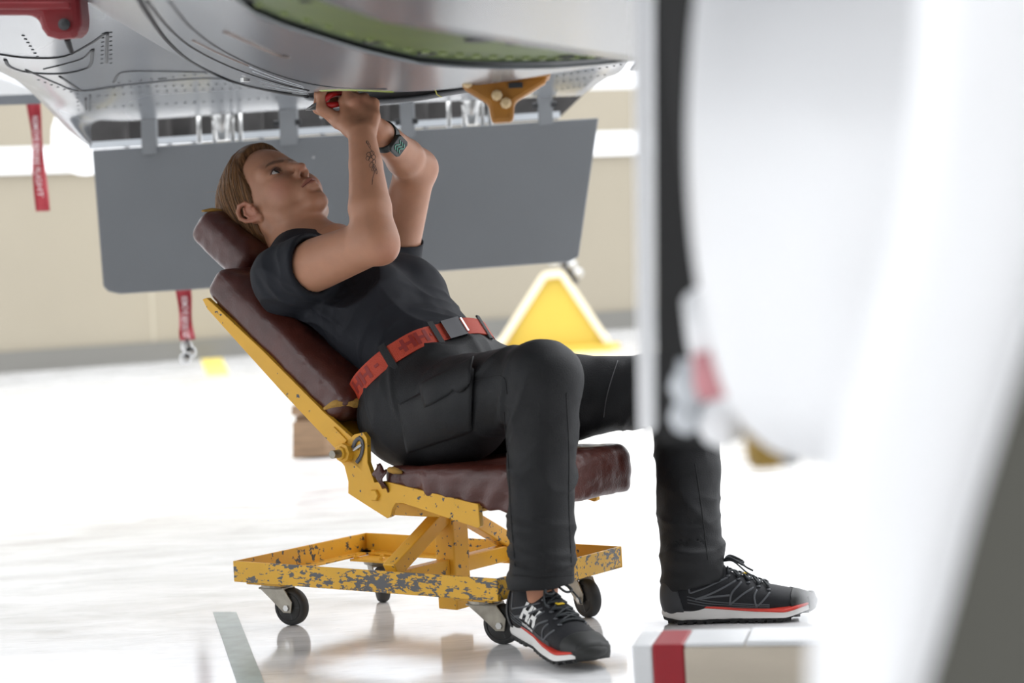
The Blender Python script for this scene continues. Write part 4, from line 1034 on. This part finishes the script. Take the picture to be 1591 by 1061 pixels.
# neckline: a hole around the neck
nk = wT(.475,.165,0); tf_.ell(nk, (.060,.078,.085), (BT[0]*CU+BT[2]*UP, CV, BN[0]*CU+BN[2]*UP), .006, 's')
hemn = nrm(W((.58,0,-.81))-W((0,0,0))); hem = W((.045,0,.515))
tf_.cut(hem, hemn)
sv2, sq2 = tf_.mesh(2); sn = vnormals(sv2, sq2)
loc = np.stack([(sv2-CH)@CU, (sv2-CH)@CV, sv2[:,2]], -1); sC = (loc-BO)@BT; nC = (loc-BO)@BN
nz = lambda k, o=0: noise3(sv2*k+o)
ridge = lambda ph: (1-np.abs(np.sin(ph)))**2
wv_ = .0085*ridge(sC*34+loc[:,1]*16+2.6*nz(7))*np.clip((.22-sC)/.15, 0, 1)
wv_ += .0065*ridge(sC*60-nC*22+2.2*nz(9, 5))*np.clip(1-np.abs(sC-.03)/.06, 0, 1)
dA = np.linalg.norm(sv2-(SR+V3(.01,-.02,-.05)), axis=1); wv_ += .0075*ridge(dA*62+1.8*nz(11, 2))*np.clip(1-dA/.13, 0, 1)
wv_ += .0030*nz(14)+.0012*nz(40)
spw = BT[0]*CU+BT[2]*UP
wv_ += .0075*folds(sv2, spw+CV*.5, 30, 9)*np.clip((.20-sC)/.10, 0, 1)
wv_ += .0080*folds(sv2, nrm(ER-SR)+spw*.6, 34, 10, 4.)*near(sv2, SR+V3(.03,-.03,-.05), .13)*2
wv_ += .0070*folds(sv2, spw-CU*.8, 26, 8, 9.)*near(sv2, W((-.05,-.13,.60)), .17)
sv2 = sv2+sn*wv_[:,None]
shirt = obj('t_shirt', sv2, sq2, M_shirt, body, sm=True)
bv_sh = bvh_of(sv2, sq2)

# ---- trousers
M_tr = mat('black_work_trousers', (.0075,.008,.0092), .60, spec=.34, bump=.16, bscale=420, var=.2, vscale=8)
M_tr2 = mat('black_stretch_panel', (.010,.0105,.012), .7, spec=.3, bump=.2, bscale=700)
pf = Field((-.40,3.52,.06), (.48,4.42,.66), .0040)
pR = (BT[0]*CU+BT[2]*UP, CV, BN[0]*CU+BN[2]*UP)
pf.ell(wT(.005,.150,0), (.10,.158,.105), pR); pf.ell(W((.055,0,.455)), (.105,.172,.115), (CU, CV, UP), .05)
for s, H_, K_, A_ in ((-1,HR,KR,AR), (1,HL,KL,AL)):
    pf.ell(W((.050,s*.085,.415)), (.112,.094,.096), (CU, CV, UP), .05)
    pf.cap(W((.085,s*.088,.425)), H_*.55+K_*.45, .102, .085, .04); pf.cap(H_*.55+K_*.45, K_, .083, .068, .02)
    kf = nrm(K_-H_)
    pf.ell(W((.165,s*.10,.405)), (.12,.085,.080), (CU, CV, UP), .03)
    pf.ell(K_+kf*.010+UP*.004, (.066,.066,.066), None, .02)
    pf.chain([K_, K_*.55+A_*.45, A_+UP*.03, A_-UP*.03], [.066,.0625,.0600,.0620], .02)
    pf.ell(K_-kf*.055-UP*.070, (.03,.03,.03), None, .03, 's')
pf.cut(hem+UP*.006-CU*.0, -hemn)
pf.cut(P(842,913,3.70), V3(.03,0,-1), AR, .12); pf.cut(P(1088,905,3.97), V3(.18,0,-1), AL, .12)
pf.chain([AR+UP*.05, AR-UP*.05], [.050,.054], 0, 's'); pf.chain([AL+UP*.05, AL-UP*.05], [.050,.054], 0, 's')
pv, pq = pf.mesh(2); pn = vnormals(pv, pq)
nz = lambda k, o=0: noise3(pv*k+o)
wv_ = .0018*nz(16)+.0008*nz(44)
for K_, H_, A_ in ((KR,HR,AR), (KL,HL,AL)):
    kb = K_-nrm(K_-H_)*.06-UP*.05; d = np.linalg.norm(pv-kb, axis=1); wv_ += .0055*ridge(d*75+1.6*nz(10))*np.clip(1-d/.13, 0, 1)
    d = np.linalg.norm(pv-(H_+UP*.07+nrm(K_-H_)*.05), axis=1); wv_ += .0055*ridge(d*60+2.2*nz(8, 3))*np.clip(1-d/.16, 0, 1)
    hh = pv[:,2]-A_[2]; wv_ += .004*ridge(hh*60+1.8*nz(9, 6))*np.clip(1-np.abs(hh-.06)/.10, 0, 1)*(np.linalg.norm((pv-A_)[:,:2], axis=1) < .1)
for K_, H_, A_, o_ in ((KR,HR,AR,0.), (KL,HL,AL,5.)):
    td = nrm(K_-H_)
    wv_ += .013*folds(pv, td+UP*.45, 26, 7, o_)*near(pv, H_+UP*.085+td*.06, .19)
    wv_ += .012*folds(pv, td-UP*.9, 26, 8, o_+2)*near(pv, K_-td*.08-UP*.03, .17)
    wv_ += .0055*folds(pv, UP+td*.7, 15, 10, o_+7)*near(pv, K_*.5+A_*.5, .24)*1.3
    wv_ += .010*folds(pv, UP+td*.3, 30, 8, o_+11)*near(pv, A_+UP*.05, .14)
wv_ += .006*folds(pv, CU-UP*.3, 20, 8, 21.)*near(pv, W((.0,-.14,.47)), .15)
pv = pv+pn*wv_[:,None]
trousers = obj('trousers', pv, pq, M_tr, body, sm=True)
bv_tr = bvh_of(pv, pq)

# belt, loops and buckle: wrapped round the waist in the belt plane
M_belt = mat('orange_red_webbing', (.44,.040,.012), .6, bump=.35, bscale=600)
M_blog = mat('belt_logo_print', (.22,.012,.008), .6)
bc = hem+(-hemn)*.004+BN[0]*CU*.0+UP*.0
e1 = nrm(np.cross(CV, hemn)); e1 = e1 if e1@CU > 0 else -e1
bc = W((.032,0,.513))
def belt_pt(th, off, up):
    d = CV*math.sin(th)*1.0+e1*math.cos(th); best = None
    for bvx, lift in ((bv_tr, -.012), (bv_sh, .012)):
        o_ = bc+(-hemn)*lift
        h_ = bvx.ray_cast(Vector(o_+d*.35), Vector(-d))
        if h_[0] is not None:
            r_ = .35-h_[3]; best = r_ if best is None else max(best, r_)
    return best, d
ths = np.linspace(0, 2*math.pi, 97)[:-1]; rad = np.array([belt_pt(t, 0, 0)[0] or .14 for t in ths])
for _ in range(6): rad = (np.roll(rad, 1)+np.roll(rad, -1)+2*rad)/4
def belt_at(th, off, up):
    r_ = np.interp(th % (2*math.pi), np.r_[ths, 2*math.pi], np.r_[rad, rad[0]]); d = CV*math.sin(th)+e1*math.cos(th)
    return bc+d*(r_+off)+(-hemn)*up
def band(t0, t1, n, o0, o1, h0, h1): 
    rows = []
    for t in np.linspace(t0, t1, n): rows.append([belt_at(t, o0, h0), belt_at(t, o1, h0), belt_at(t, o1, h1), belt_at(t, o0, h1), belt_at(t, o0, h0)])
    return rows
bl = MB().grid(band(0, 2*math.pi, 120, .002, .0055, -.019, .019)).build('belt', M_belt, body, autosmooth=40)
for t in (-.62, -1.30, -2.10, .5, 1.3):
    MB().grid(band(t-.045, t+.045, 5, .005, .0085, -.030, .027)).build('belt_loop', M_tr, trousers, autosmooth=40)
bk = MB(); bk.grid(band(-.46, -.12, 8, .004, .0115, -.021, .021)); bk.build('belt_buckle', mat('gunmetal', (.06,.06,.063), .42, metal=.9), bl, autosmooth=40)
MB().grid(band(-.12, -.09, 3, .004, .014, -.016, .016)).build('buckle_bar', M_steel, bl)
for t in (-.93, -1.75):
    v_, f_ = text_mesh('HH', .034, .0015)
    pts_ = [belt_at(t-(q[0] if False else -q[0])/.135, .0062, q[1]) for q in v_]
    MB().add(pts_, f_).build('belt_logo', M_blog, bl)
for t0, t1 in ((-1.15,-1.10), (-.72,-.69), (-1.5,-1.44)):
    MB().grid(band(t0, t1, 3, .0055, .0065, -.003, .003)).build('belt_logo', M_blog, bl)

# cargo pocket, its flap and the seams of the near leg
def patch(bv, quad, nu, nv, off, puff=0.):
    a, b, c, d = [np.array(q, float) for q in quad]; G = []
    for i in range(nu+1):
        row = []
        for j in range(nv+1):
            s, t = i/nu, j/nv; q = a*(1-s)*(1-t)+b*s*(1-t)+c*s*t+d*(1-s)*t
            h_, n_ = hit_px(bv, q[0], q[1])
            if h_ is None: h_, n_ = row[-1] if row else G[-1][0], V3(0,-1,0)
            row.append(h_+n_*(off+puff*(16*s*(1-s)*t*(1-t))**.5))
        G.append(row)
    G = np.array(G)
    for _ in range(3): G[1:-1,1:-1] = (G[:-2,1:-1]+G[2:,1:-1]+G[1:-1,:-2]+G[1:-1,2:]+2*G[1:-1,1:-1])/6
    return G
g = patch(bv_tr, ((622,628),(738,574),(734,668),(634,702)), 22, 16, .004, .007); pk = MB().grid(g).build('cargo_pocket', M_tr, trousers, sm=True); solid(pk, .005, 0)
g = patch(bv_tr, ((660,600),(742,560),(736,598),(668,632)), 18, 8, .012, .004); pk2 = MB().grid(g).build('pocket_flap', M_tr, trousers, sm=True); solid(pk2, .003, 0)
def seam(bv, pxs, r, name, m, parent, n=40, off=.0004, flat=.6):
    pts = [hit_px(bv, a, b, off)[0] for a, b in catmull([V3(*q, 0) for q in pxs], n)[:,:2]]; pts = [q for q in pts if q is not None]
    if len(pts) < 3: return None
    pts = [pts[0]]+[q for i, q in enumerate(pts[1:]) if np.linalg.norm(q-pts[i]) < .03]
    return MB().tube(pts, r, 5, flat=flat, nref=nrm(hit_px(bv, *pxs[0])[1])).build(name, m, parent, sm=True)
M_st = mat('black_seam_thread', (.008,.008,.009), .8); M_st2 = mat('grey_reflective_stitch', (.10,.10,.105), .6)
seam(bv_tr, [(700,600),(742,590),(780,585),(788,612)], .0012, 'seam', M_st, trousers)
seam(bv_tr, [(783,640),(790,720),(794,800),(800,880)], .0012, 'seam', M_st, trousers)
seam(bv_tr, [(880,610),(884,700),(884,790),(888,880)], .0010, 'seam', M_st, trousers)
seam(bv_tr, [(796,893),(845,897),(892,893)], .0012, 'hem_stitch', M_st, trousers)
seam(bv_tr, [(960,560),(950,590),(942,620),(938,648)], .0010, 'seam', M_st2, trousers)
seam(bv_tr, [(1080,720),(1090,790),(1100,870)], .0010, 'seam', M_st, trousers)
q_, n_ = hit_px(bv_tr, 664, 597, .001)
if q_ is not None: MB().bar(q_-V3(.004,0,0), q_+V3(.004,0,.002), .002, .004).build('orange_label', M_belt, trousers)

# tattoo: a fine-line flower sprig on the right forearm
M_ink = mat('tattoo_ink', (.025,.025,.03), .6)
def circ(x, y, rx, ry, n=12, ro=0.): return [(x+rx*math.cos(t)*math.cos(ro)-ry*math.sin(t)*math.sin(ro), y+rx*math.cos(t)*math.sin(ro)+ry*math.sin(t)*math.cos(ro)) for t in np.linspace(0, 2*math.pi, n)]
tt_ = MB()
for pl in ([(569,219),(572,226),(576,232),(580,240)], circ(571,221.5,1.6,3,10,-.5), [(576,232),(573,228)], [(576,229),(574,223)],
           circ(573,240,3.4,3.4), circ(578,238,3.2,3.6), circ(580.5,244,3,3.4), circ(576,248,3.4,3), circ(571.5,246,2.8,3.2), circ(577,243.5,1.2,1.2,8),
           circ(581,252,2.4,4,10,.3), circ(577,256,2.6,4.5,12,.5), circ(582,261,2.2,5,12,-.2), circ(579.5,262,1.5,4,10,.4), [(580,262),(581.5,268),(579,277),(578,287)], [(578,287),(579,279)], circ(584.5,266,1.3,4.4,10,-.2)):
    pts = [hit_px(bv_arm, a, b, .00015)[0] for a, b in (catmull([V3(*q, 0) for q in pl], max(10, 4*len(pl)))[:,:2])]
    pts = [q for q in pts if q is not None]
    if len(pts) > 3: tt_.tube(pts, .0005, 5, flat=.5)
tt_.build('forearm_tattoo', M_ink, body)

# watch on the left wrist
M_strap = mat('watch_strap', (.012,.02,.02), .55); M_wgreen = mat('watch_green_pattern', (.005,.16,.10), .4)
wd_ = nrm(WLh-EL); wc_ = EL+(WLh-EL)*.86; wa = nrm(np.cross(wd_, V3(0,0,1))); wb = np.cross(wd_, wa)
wmb = MB(); G = []
for k in range(33):
    t = 2*math.pi*k/32; d = wa*math.cos(t)+wb*math.sin(t); G.append([wc_+d*r_+wd_*x_ for r_, x_ in ((.0275,-.011),(.031,-.011),(.031,.011),(.0275,.011),(.0275,-.011))])
watch = wmb.grid(G).build('watch', M_strap, body, autosmooth=40, label='black wristwatch with green patterned strap')
wf = nrm(V3(.55,-.75,-.35)); wf = nrm(wf-wd_*(wf@wd_)); ws = np.cross(wd_, wf); c = wc_+wf*.034
MB().prism([c+wd_*a-ws*b for a, b in ((-.024,-.014),(-.016,-.019),(.016,-.019),(.024,-.014),(.024,.014),(.016,.019),(-.016,.019),(-.024,.014))], wf*.009).build('watch_case', M_strap, watch, bevel=.002)
for k in (-1, 0, 1):
    MB().tube(catmull([c+wf*.0095+wd_*(k*.011-.004)-ws*.010, c+wf*.0095+wd_*(k*.011+.006)-ws*.004, c+wf*.0095+wd_*(k*.011-.006)+ws*.004, c+wf*.0095+wd_*(k*.011+.004)+ws*.010], 16), .0016, 6, flat=.3, nref=wf).build('green_pattern', M_wgreen, watch, sm=True)

# pliers in her hands
M_grip = mat('red_plastic_grip', (.42,.012,.012), .35)
pa, pb2 = P(474,171,4.055), P(501,161,4.06)
pl = thing('pliers', 'small pliers with red handles held between both hands under the belly', 'pliers', pb2)
dp = nrm(pb2-pa); sp_ = nrm(np.cross(dp, V3(0,1,0)))
for sg in (-1, 1):
    MB().prism([pa+sp_*.0008*sg, pa+dp*.018+sp_*.0062*sg, pb2+sp_*.0068*sg, pb2+dp*.008, pa+dp*.02], V3(0,.006,0)).build('jaw', mat('plier_steel', (.30,.30,.30), .3, metal=1.) if 'plier_steel' not in bpy.data.materials else bpy.data.materials['plier_steel'], pl, bevel=.0008)
    MB().tube(catmull([pb2+dp*.004+sp_*.003*sg, pb2+dp*.02+sp_*.010*sg, pb2+dp*.04+sp_*.010*sg+V3(0,.025,0), pb2+dp*.06+sp_*.007*sg+V3(0,.05,0)], 16), np.interp(np.linspace(0,1,16), [0,.2,.9,1], [.004,.006,.0058,.003]), 10).build('handle', M_grip, pl, sm=True)
MB().cyl(pb2+V3(0,-.001,0), pb2+V3(0,.008,0), .005, 14).build('rivet', M_steel, pl)

# ---- safety shoes
M_up = mat('shoe_black_mesh', (.009,.0095,.012), .6, spec=.3, bump=.25, bscale=900)
M_cup = mat('shoe_rubber_bumper', (.020,.021,.020), .5, spec=.35)
M_mid = mat('shoe_white_midsole', (.72,.71,.69), .5)
M_redl = mat('shoe_red_line', (.62,.045,.028), .45)
M_out = mat('shoe_black_outsole', (.010,.0105,.011), .6)
M_web = mat('shoe_grey_web', (.075,.08,.088), .5)
M_lace = mat('shoe_lace_dark', (.020,.024,.027), .7)
M_logo = mat('shoe_logo_white', (.74,.74,.72), .5)
M_yl = mat('shoe_yellow_tag', (.75,.50,.01), .5)
SLN = .285
def halfw(x, side):                      # side +1 outer, -1 inner
    t = np.clip(x/SLN, 0, 1)
    o_ = np.interp(t, [0,.03,.10,.25,.45,.62,.75,.86,.94,.985,1], [.004,.019,.031,.034,.036,.046,.050,.047,.036,.019,.003])
    i_ = np.interp(t, [0,.03,.10,.25,.45,.62,.75,.86,.94,.985,1], [.004,.019,.030,.031,.031,.040,.044,.041,.031,.016,.003])
    return np.where(side > 0, o_, i_)
def sole_base(x): return np.interp(x/SLN, [0,.12,.55,.8,1], [.004,.0,.0,.002,.020])   # toe spring
def make_shoe(name, label, org, fwd, outer, pitch):
    """x heel to toe, y to the outer side, z up"""
    fwd = nrm(fwd); ot = nrm(np.asarray(outer)-fwd*(np.asarray(outer)@fwd)); up2 = np.cross(fwd, ot); up2 = up2 if up2[2] > 0 else -up2
    def tw(v): v = np.atleast_2d(v); return org+np.outer(v[:,0], fwd)+np.outer(v[:,1], ot)+np.outer(v[:,2], up2)
    root_f = Field((-.01,-.062,.0), (.298,.068,.152), .0016); R_ = root_f
    for x in np.linspace(.028,.262,22):   # body of the upper as overlapping ellipsoids
        t = x/SLN; wo, wi = float(halfw(np.array(x), 1)), float(halfw(np.array(x), -1)); wm = (wo+wi)/2; cy = (wo-wi)/2
        top = np.interp(t, [0,.12,.30,.38,.50,.65,.80,.92,1], [.080,.084,.090,.093,.085,.066,.056,.047,.030]); b0 = .020+float(sole_base(x))*.8
        wt = np.interp(t, [0,.1,.35,.6,.8,.95,1], [.028,.033,.034,.040,.041,.030,.014])*1.0
        hh = (top-b0+.012)/2; R_.ell((x, cy, b0-.012+hh), (.030, min(wt, wm*1.02), hh), None, .012)
    R_.cap((.052,0,.06), (.058,0,.120), .040, .038, .02)
    R_.ell((.020,.0,.055), (.022,.028,.048), None, .02)
    R_.cap((.112,0,.088), (.098,0,.116), .016, .013, .012)
    R_.chain([(.054,0,.085),(.052,0,.15)], [.029,.032], .003, 's')
    R_.cut((.05,0,.122), (-.25,0,1))
    R_.cut((0,0,.016), (0,0,-1))
    v, q = R_.mesh(2)
    up_o = obj(name, tw(v), q, M_up, body, sm=True, label=label); bvs = bvh_of(v, q)
    # rubber toe bumper: the toe cap lies over the upper
    sel = (v[:,0] > .240-.35*(v[:,2]-.03)) & (v[:,0] > .246-.20*np.abs(v[:,1])); fs = q[sel[q].all(1)]; use = np.unique(fs); rm = -np.ones(len(v), int); rm[use] = np.arange(len(use)); nv = vnormals(v, q)
    tc_ = obj('toe_cap', tw(v[use]+nv[use]*.0014), rm[fs], M_cup, up_o, sm=True); solid(tc_, .0016, -1.)
    sel = (v[:,0] < .040-.25*(v[:,2]-.02)) & (v[:,2] < .085); fs = q[sel[q].all(1)]; use = np.unique(fs); rm = -np.ones(len(v), int); rm[use] = np.arange(len(use))
    hc_ = obj('heel_counter', tw(v[use]+nv[use]*.0012), rm[fs], mat('heel_counter_grey', (.035,.037,.042), .5) if 'heel_counter_grey' not in bpy.data.materials else bpy.data.materials['heel_counter_grey'], up_o, sm=True); solid(hc_, .0014, -1.)
    # midsole, red line and outsole as rings following the sole outline
    xs_ = np.r_[np.linspace(0, .02, 8)[:-1], np.linspace(.02, .262, 34), np.linspace(.262, SLN, 10)[1:]]
    outl = [(x, float(halfw(np.array(x), 1))) for x in xs_]+[(x, -float(halfw(np.array(x), -1))) for x in xs_[::-1]]
    outl = np.array(outl); cen = np.array([.14, 0])
    def ring(levels):
        G_ = []
        for zf, infl in levels:
            row = []
            for x, y_ in np.r_[outl, outl[:1]]:
                dirn = nrm(V3((x-.14)*.35, y_+1e-5, 0))[:2]
                row.append((x+dirn[0]*infl, y_+dirn[1]*infl, zf(x)))
            G_.append(row)
        return np.array(G_)
    sb = lambda x: float(sole_base(x)); th = lambda x: float(np.interp(x/SLN, [0,.15,.5,.8,.95,1], [.036,.034,.024,.017,.014,.012]))
    wav = lambda x: .0022*math.sin(x*150)
    def closed(levels, nm, m, parent):
        G_ = ring(levels); mb = MB(); n = G_.shape[1]-1; vv = G_[:,:-1].reshape(-1,3)
        f_ = [(i*n+j, i*n+(j+1)%n, (i+1)*n+(j+1)%n, (i+1)*n+j) for i in range(len(levels)-1) for j in range(n)]+[tuple(range(n))[::-1], tuple((len(levels)-1)*n+j for j in range(n))]
        return obj(nm, tw(vv), f_, m, parent, autosmooth=60)
    closed([(lambda x: sb(x)+.007, -.001), (lambda x: sb(x)+.010, .004), (lambda x: sb(x)+th(x)*.45, .0058), (lambda x: sb(x)+th(x)*.8, .0036), (lambda x: sb(x)+th(x), .0030)], 'midsole', M_mid, up_o)
    closed([(lambda x: sb(x)+th(x), .0020), (lambda x: sb(x)+th(x)+.0012, .0040), (lambda x: sb(x)+th(x)+.0046, .0040), (lambda x: sb(x)+th(x)+.0060, .0005)], 'red_line', M_redl, up_o)
    os_ = closed([(lambda x: sb(x)+.002, -.003), (lambda x: sb(x)+.003, .0015), (lambda x: sb(x)+.0085+wav(x), .0035), (lambda x: sb(x)+.0105+wav(x), .0015)], 'outsole', M_out, up_o)
    for x in list(np.linspace(.012,.085,5))+list(np.linspace(.13,.268,9)):
        for sd in (1, -1):
            y_ = sd*float(halfw(np.array(x), sd))
            mb = MB(); b_ = sb(x)
            mb.box((x-.0062, min(y_*.25, y_+sd*.0025), b_), (x+.0062, max(y_*.25, y_+sd*.0025), b_+.006)); vv = tw(np.concatenate(mb.v))
            obj('tread_lug', vv, mb.f, M_out, os_, bevel=.001)
    # front bumper of the outsole
    sel = [(x, y_) for x, y_ in outl if x > .270]
    G_ = []
    for zf, inf in ((.001,.008),(.010,.010),(.020,.0095),(.029,.003)):
        G_.append([(x+.35*inf, y_+inf*np.sign(y_+1e-9)*.6, sb(x)+zf) for x, y_ in sel])
    bmp = MB().grid(G_); o_ = obj('toe_bumper', tw(np.concatenate(bmp.v)), bmp.f, M_cup, up_o, sm=True); solid(o_, .003, 0)
    # overlays on the outer and inner sides
    def on_side(pts, sd, n=16):
        out = []
        for x, z in catmull([V3(a, b, 0) for a, b in pts], n)[:,:2]:
            h_ = bvs.ray_cast(Vector((x, sd*.12, z)), Vector((0,-sd,0)))
            if h_[0] is not None: out.append(np.array(h_[0])+np.array((0,sd*.0006,0)))
        return out
    for sd in (1, -1):
        for pts in ([(.050,.062),(.085,.072),(.125,.086)], [(.060,.050),(.095,.060),(.140,.080)], [(.125,.036),(.130,.058),(.150,.077)], [(.125,.036),(.150,.055),(.172,.066)], [(.175,.030),(.172,.050),(.178,.062)], [(.175,.030),(.192,.046),(.202,.056)], [(.060,.050),(.090,.052),(.126,.054)], [(.050,.062),(.045,.090)]):
            l_ = on_side(pts, sd)
            if len(l_) > 3: mb = MB().tube(l_, .0021, 6, flat=.4, nref=(0,1,0)); obj('web_strip', tw(np.concatenate(mb.v)), mb.f, M_web, up_o, sm=True)
        for dz in (0, .006, .012):
            l_ = on_side([(.045,.044+dz),(.09,.034+dz*.8),(.15,.030+dz*.6),(.20,.028+dz*.5)], sd, 24)
            if len(l_) > 3: mb = MB().tube(l_, .0011, 5, flat=.5, nref=(0,1,0)); obj('piping', tw(np.concatenate(mb.v)), mb.f, M_web, up_o, sm=True)
    def emboss(s_, cx_, cz_, size, rot, bold, sd, m, nm, shear=0.):
        v_, f_ = text_mesh(s_, size, bold); 
        x_ = (v_[:,0]+shear*v_[:,1])*sd*MIR; z_ = v_[:,1]; c_, s2_ = math.cos(rot), math.sin(rot)
        X_, Z_ = cx_+x_*c_-z_*s2_, cz_+x_*s2_+z_*c_; out = []
        for a, b in zip(X_, Z_):
            h_ = bvs.ray_cast(Vector((a, sd*.12, b)), Vector((0,-sd,0))); out.append((a, (h_[0][1] if h_[0] is not None else sd*.04)+sd*.0024, b))
        obj(nm, tw(np.array(out)), f_, m, up_o)
    # writing reads correctly on the outer side: x runs against the view there
    MIR = 1 if np.dot(np.cross(fwd, up2), ot) < 0 else -1
    MIR = -MIR
    emboss('HH', .112, .062, .040, .12*-1, .0022, 1, M_logo, 'shoe_logo', .25)
    emboss('workwear', .108, .041, .0105, .12*-1, .0003, 1, M_logo, 'shoe_lettering')
    # tongue laces: zigzag with a bow
    def on_top(x, y_, lift=.002):
        h_ = bvs.ray_cast(Vector((x, y_, .2)), Vector((0,0,-1))); return np.array(h_[0])+V3(0,0,lift) if h_[0] is not None else V3(x, y_, .09)
    ex = np.linspace(.125,.200,5); 
    for i, x in enumerate(ex):
        wv2 = .017+.004*i*.5
        for sd in (1, -1):
            mb = MB().lathe([(.0042,-.001),(.0045,.001),(.0025,.0022)], on_top(x, sd*wv2, .0), (0,0,1), 10); obj('eyelet', tw(np.concatenate(mb.v)), mb.f, M_web, up_o, sm=True)
        pts = [on_top(x, y_, .003) for y_ in np.linspace(-wv2, wv2, 9)]; mb = MB().tube(pts, .0024, 6); obj('lace', tw(np.concatenate(mb.v)), mb.f, M_lace, up_o, sm=True)
        if i < 4:
            for sd in (1, -1):
                pts = [on_top(x+(ex[i+1]-x)*t, sd*wv2*(1-2*t), .0045) for t in np.linspace(0,1,8)]; mb = MB().tube(pts, .0022, 6); obj('lace', tw(np.concatenate(mb.v)), mb.f, M_lace, up_o, sm=True)
    bw = on_top(.118, 0, .006)
    for sd in (1, -1):
        pts = catmull([bw, bw+V3(.012,sd*.014,.008), bw+V3(.034,sd*.026,-.004), bw+V3(.036,sd*.012,-.006), bw+V3(.010,sd*.004,.004), bw], 28); mb = MB().tube(pts, .0022, 6); obj('lace', tw(np.concatenate(mb.v)), mb.f, M_lace, up_o, sm=True)
        pts = catmull([bw, bw+V3(.018,sd*.020,.002), bw+V3(.042,sd*.034,-.018), bw+V3(.056,sd*.032,-.026)], 16); mb = MB().tube(pts, .0018, 6); obj('lace', tw(np.concatenate(mb.v)), mb.f, M_lace, up_o, sm=True)
    c_ = on_top(.158, .002, .006); mb = MB().box(c_-V3(.006,.007,.001), c_+V3(.006,.007,.001)); obj('lace_tag', tw(np.concatenate(mb.v)), mb.f, M_yl, up_o, bevel=.0006)
    return up_o
hR = PZ(787,982,.028); tR = PZ(930,1052,.0); fR = nrm(tR-hR)
SCL = 1.04
make_shoe('shoe', 'black safety shoe with white lettering on the right foot, toe towards the camera', hR+V3(.026,.004,-.004), fR, V3(fR[1],-fR[0],0)*1., 0)
fL = nrm((PZ(1235,965,0)-PZ(1040,972,0))*V3(1,1,0)); hL = PZ(1036,973,0)
make_shoe('shoe', 'black safety shoe on the left foot, seen from its inner side', hL*V3(1,1,0)+V3(0,.040,.0), fL, V3(-fL[1],fL[0],0), 0)
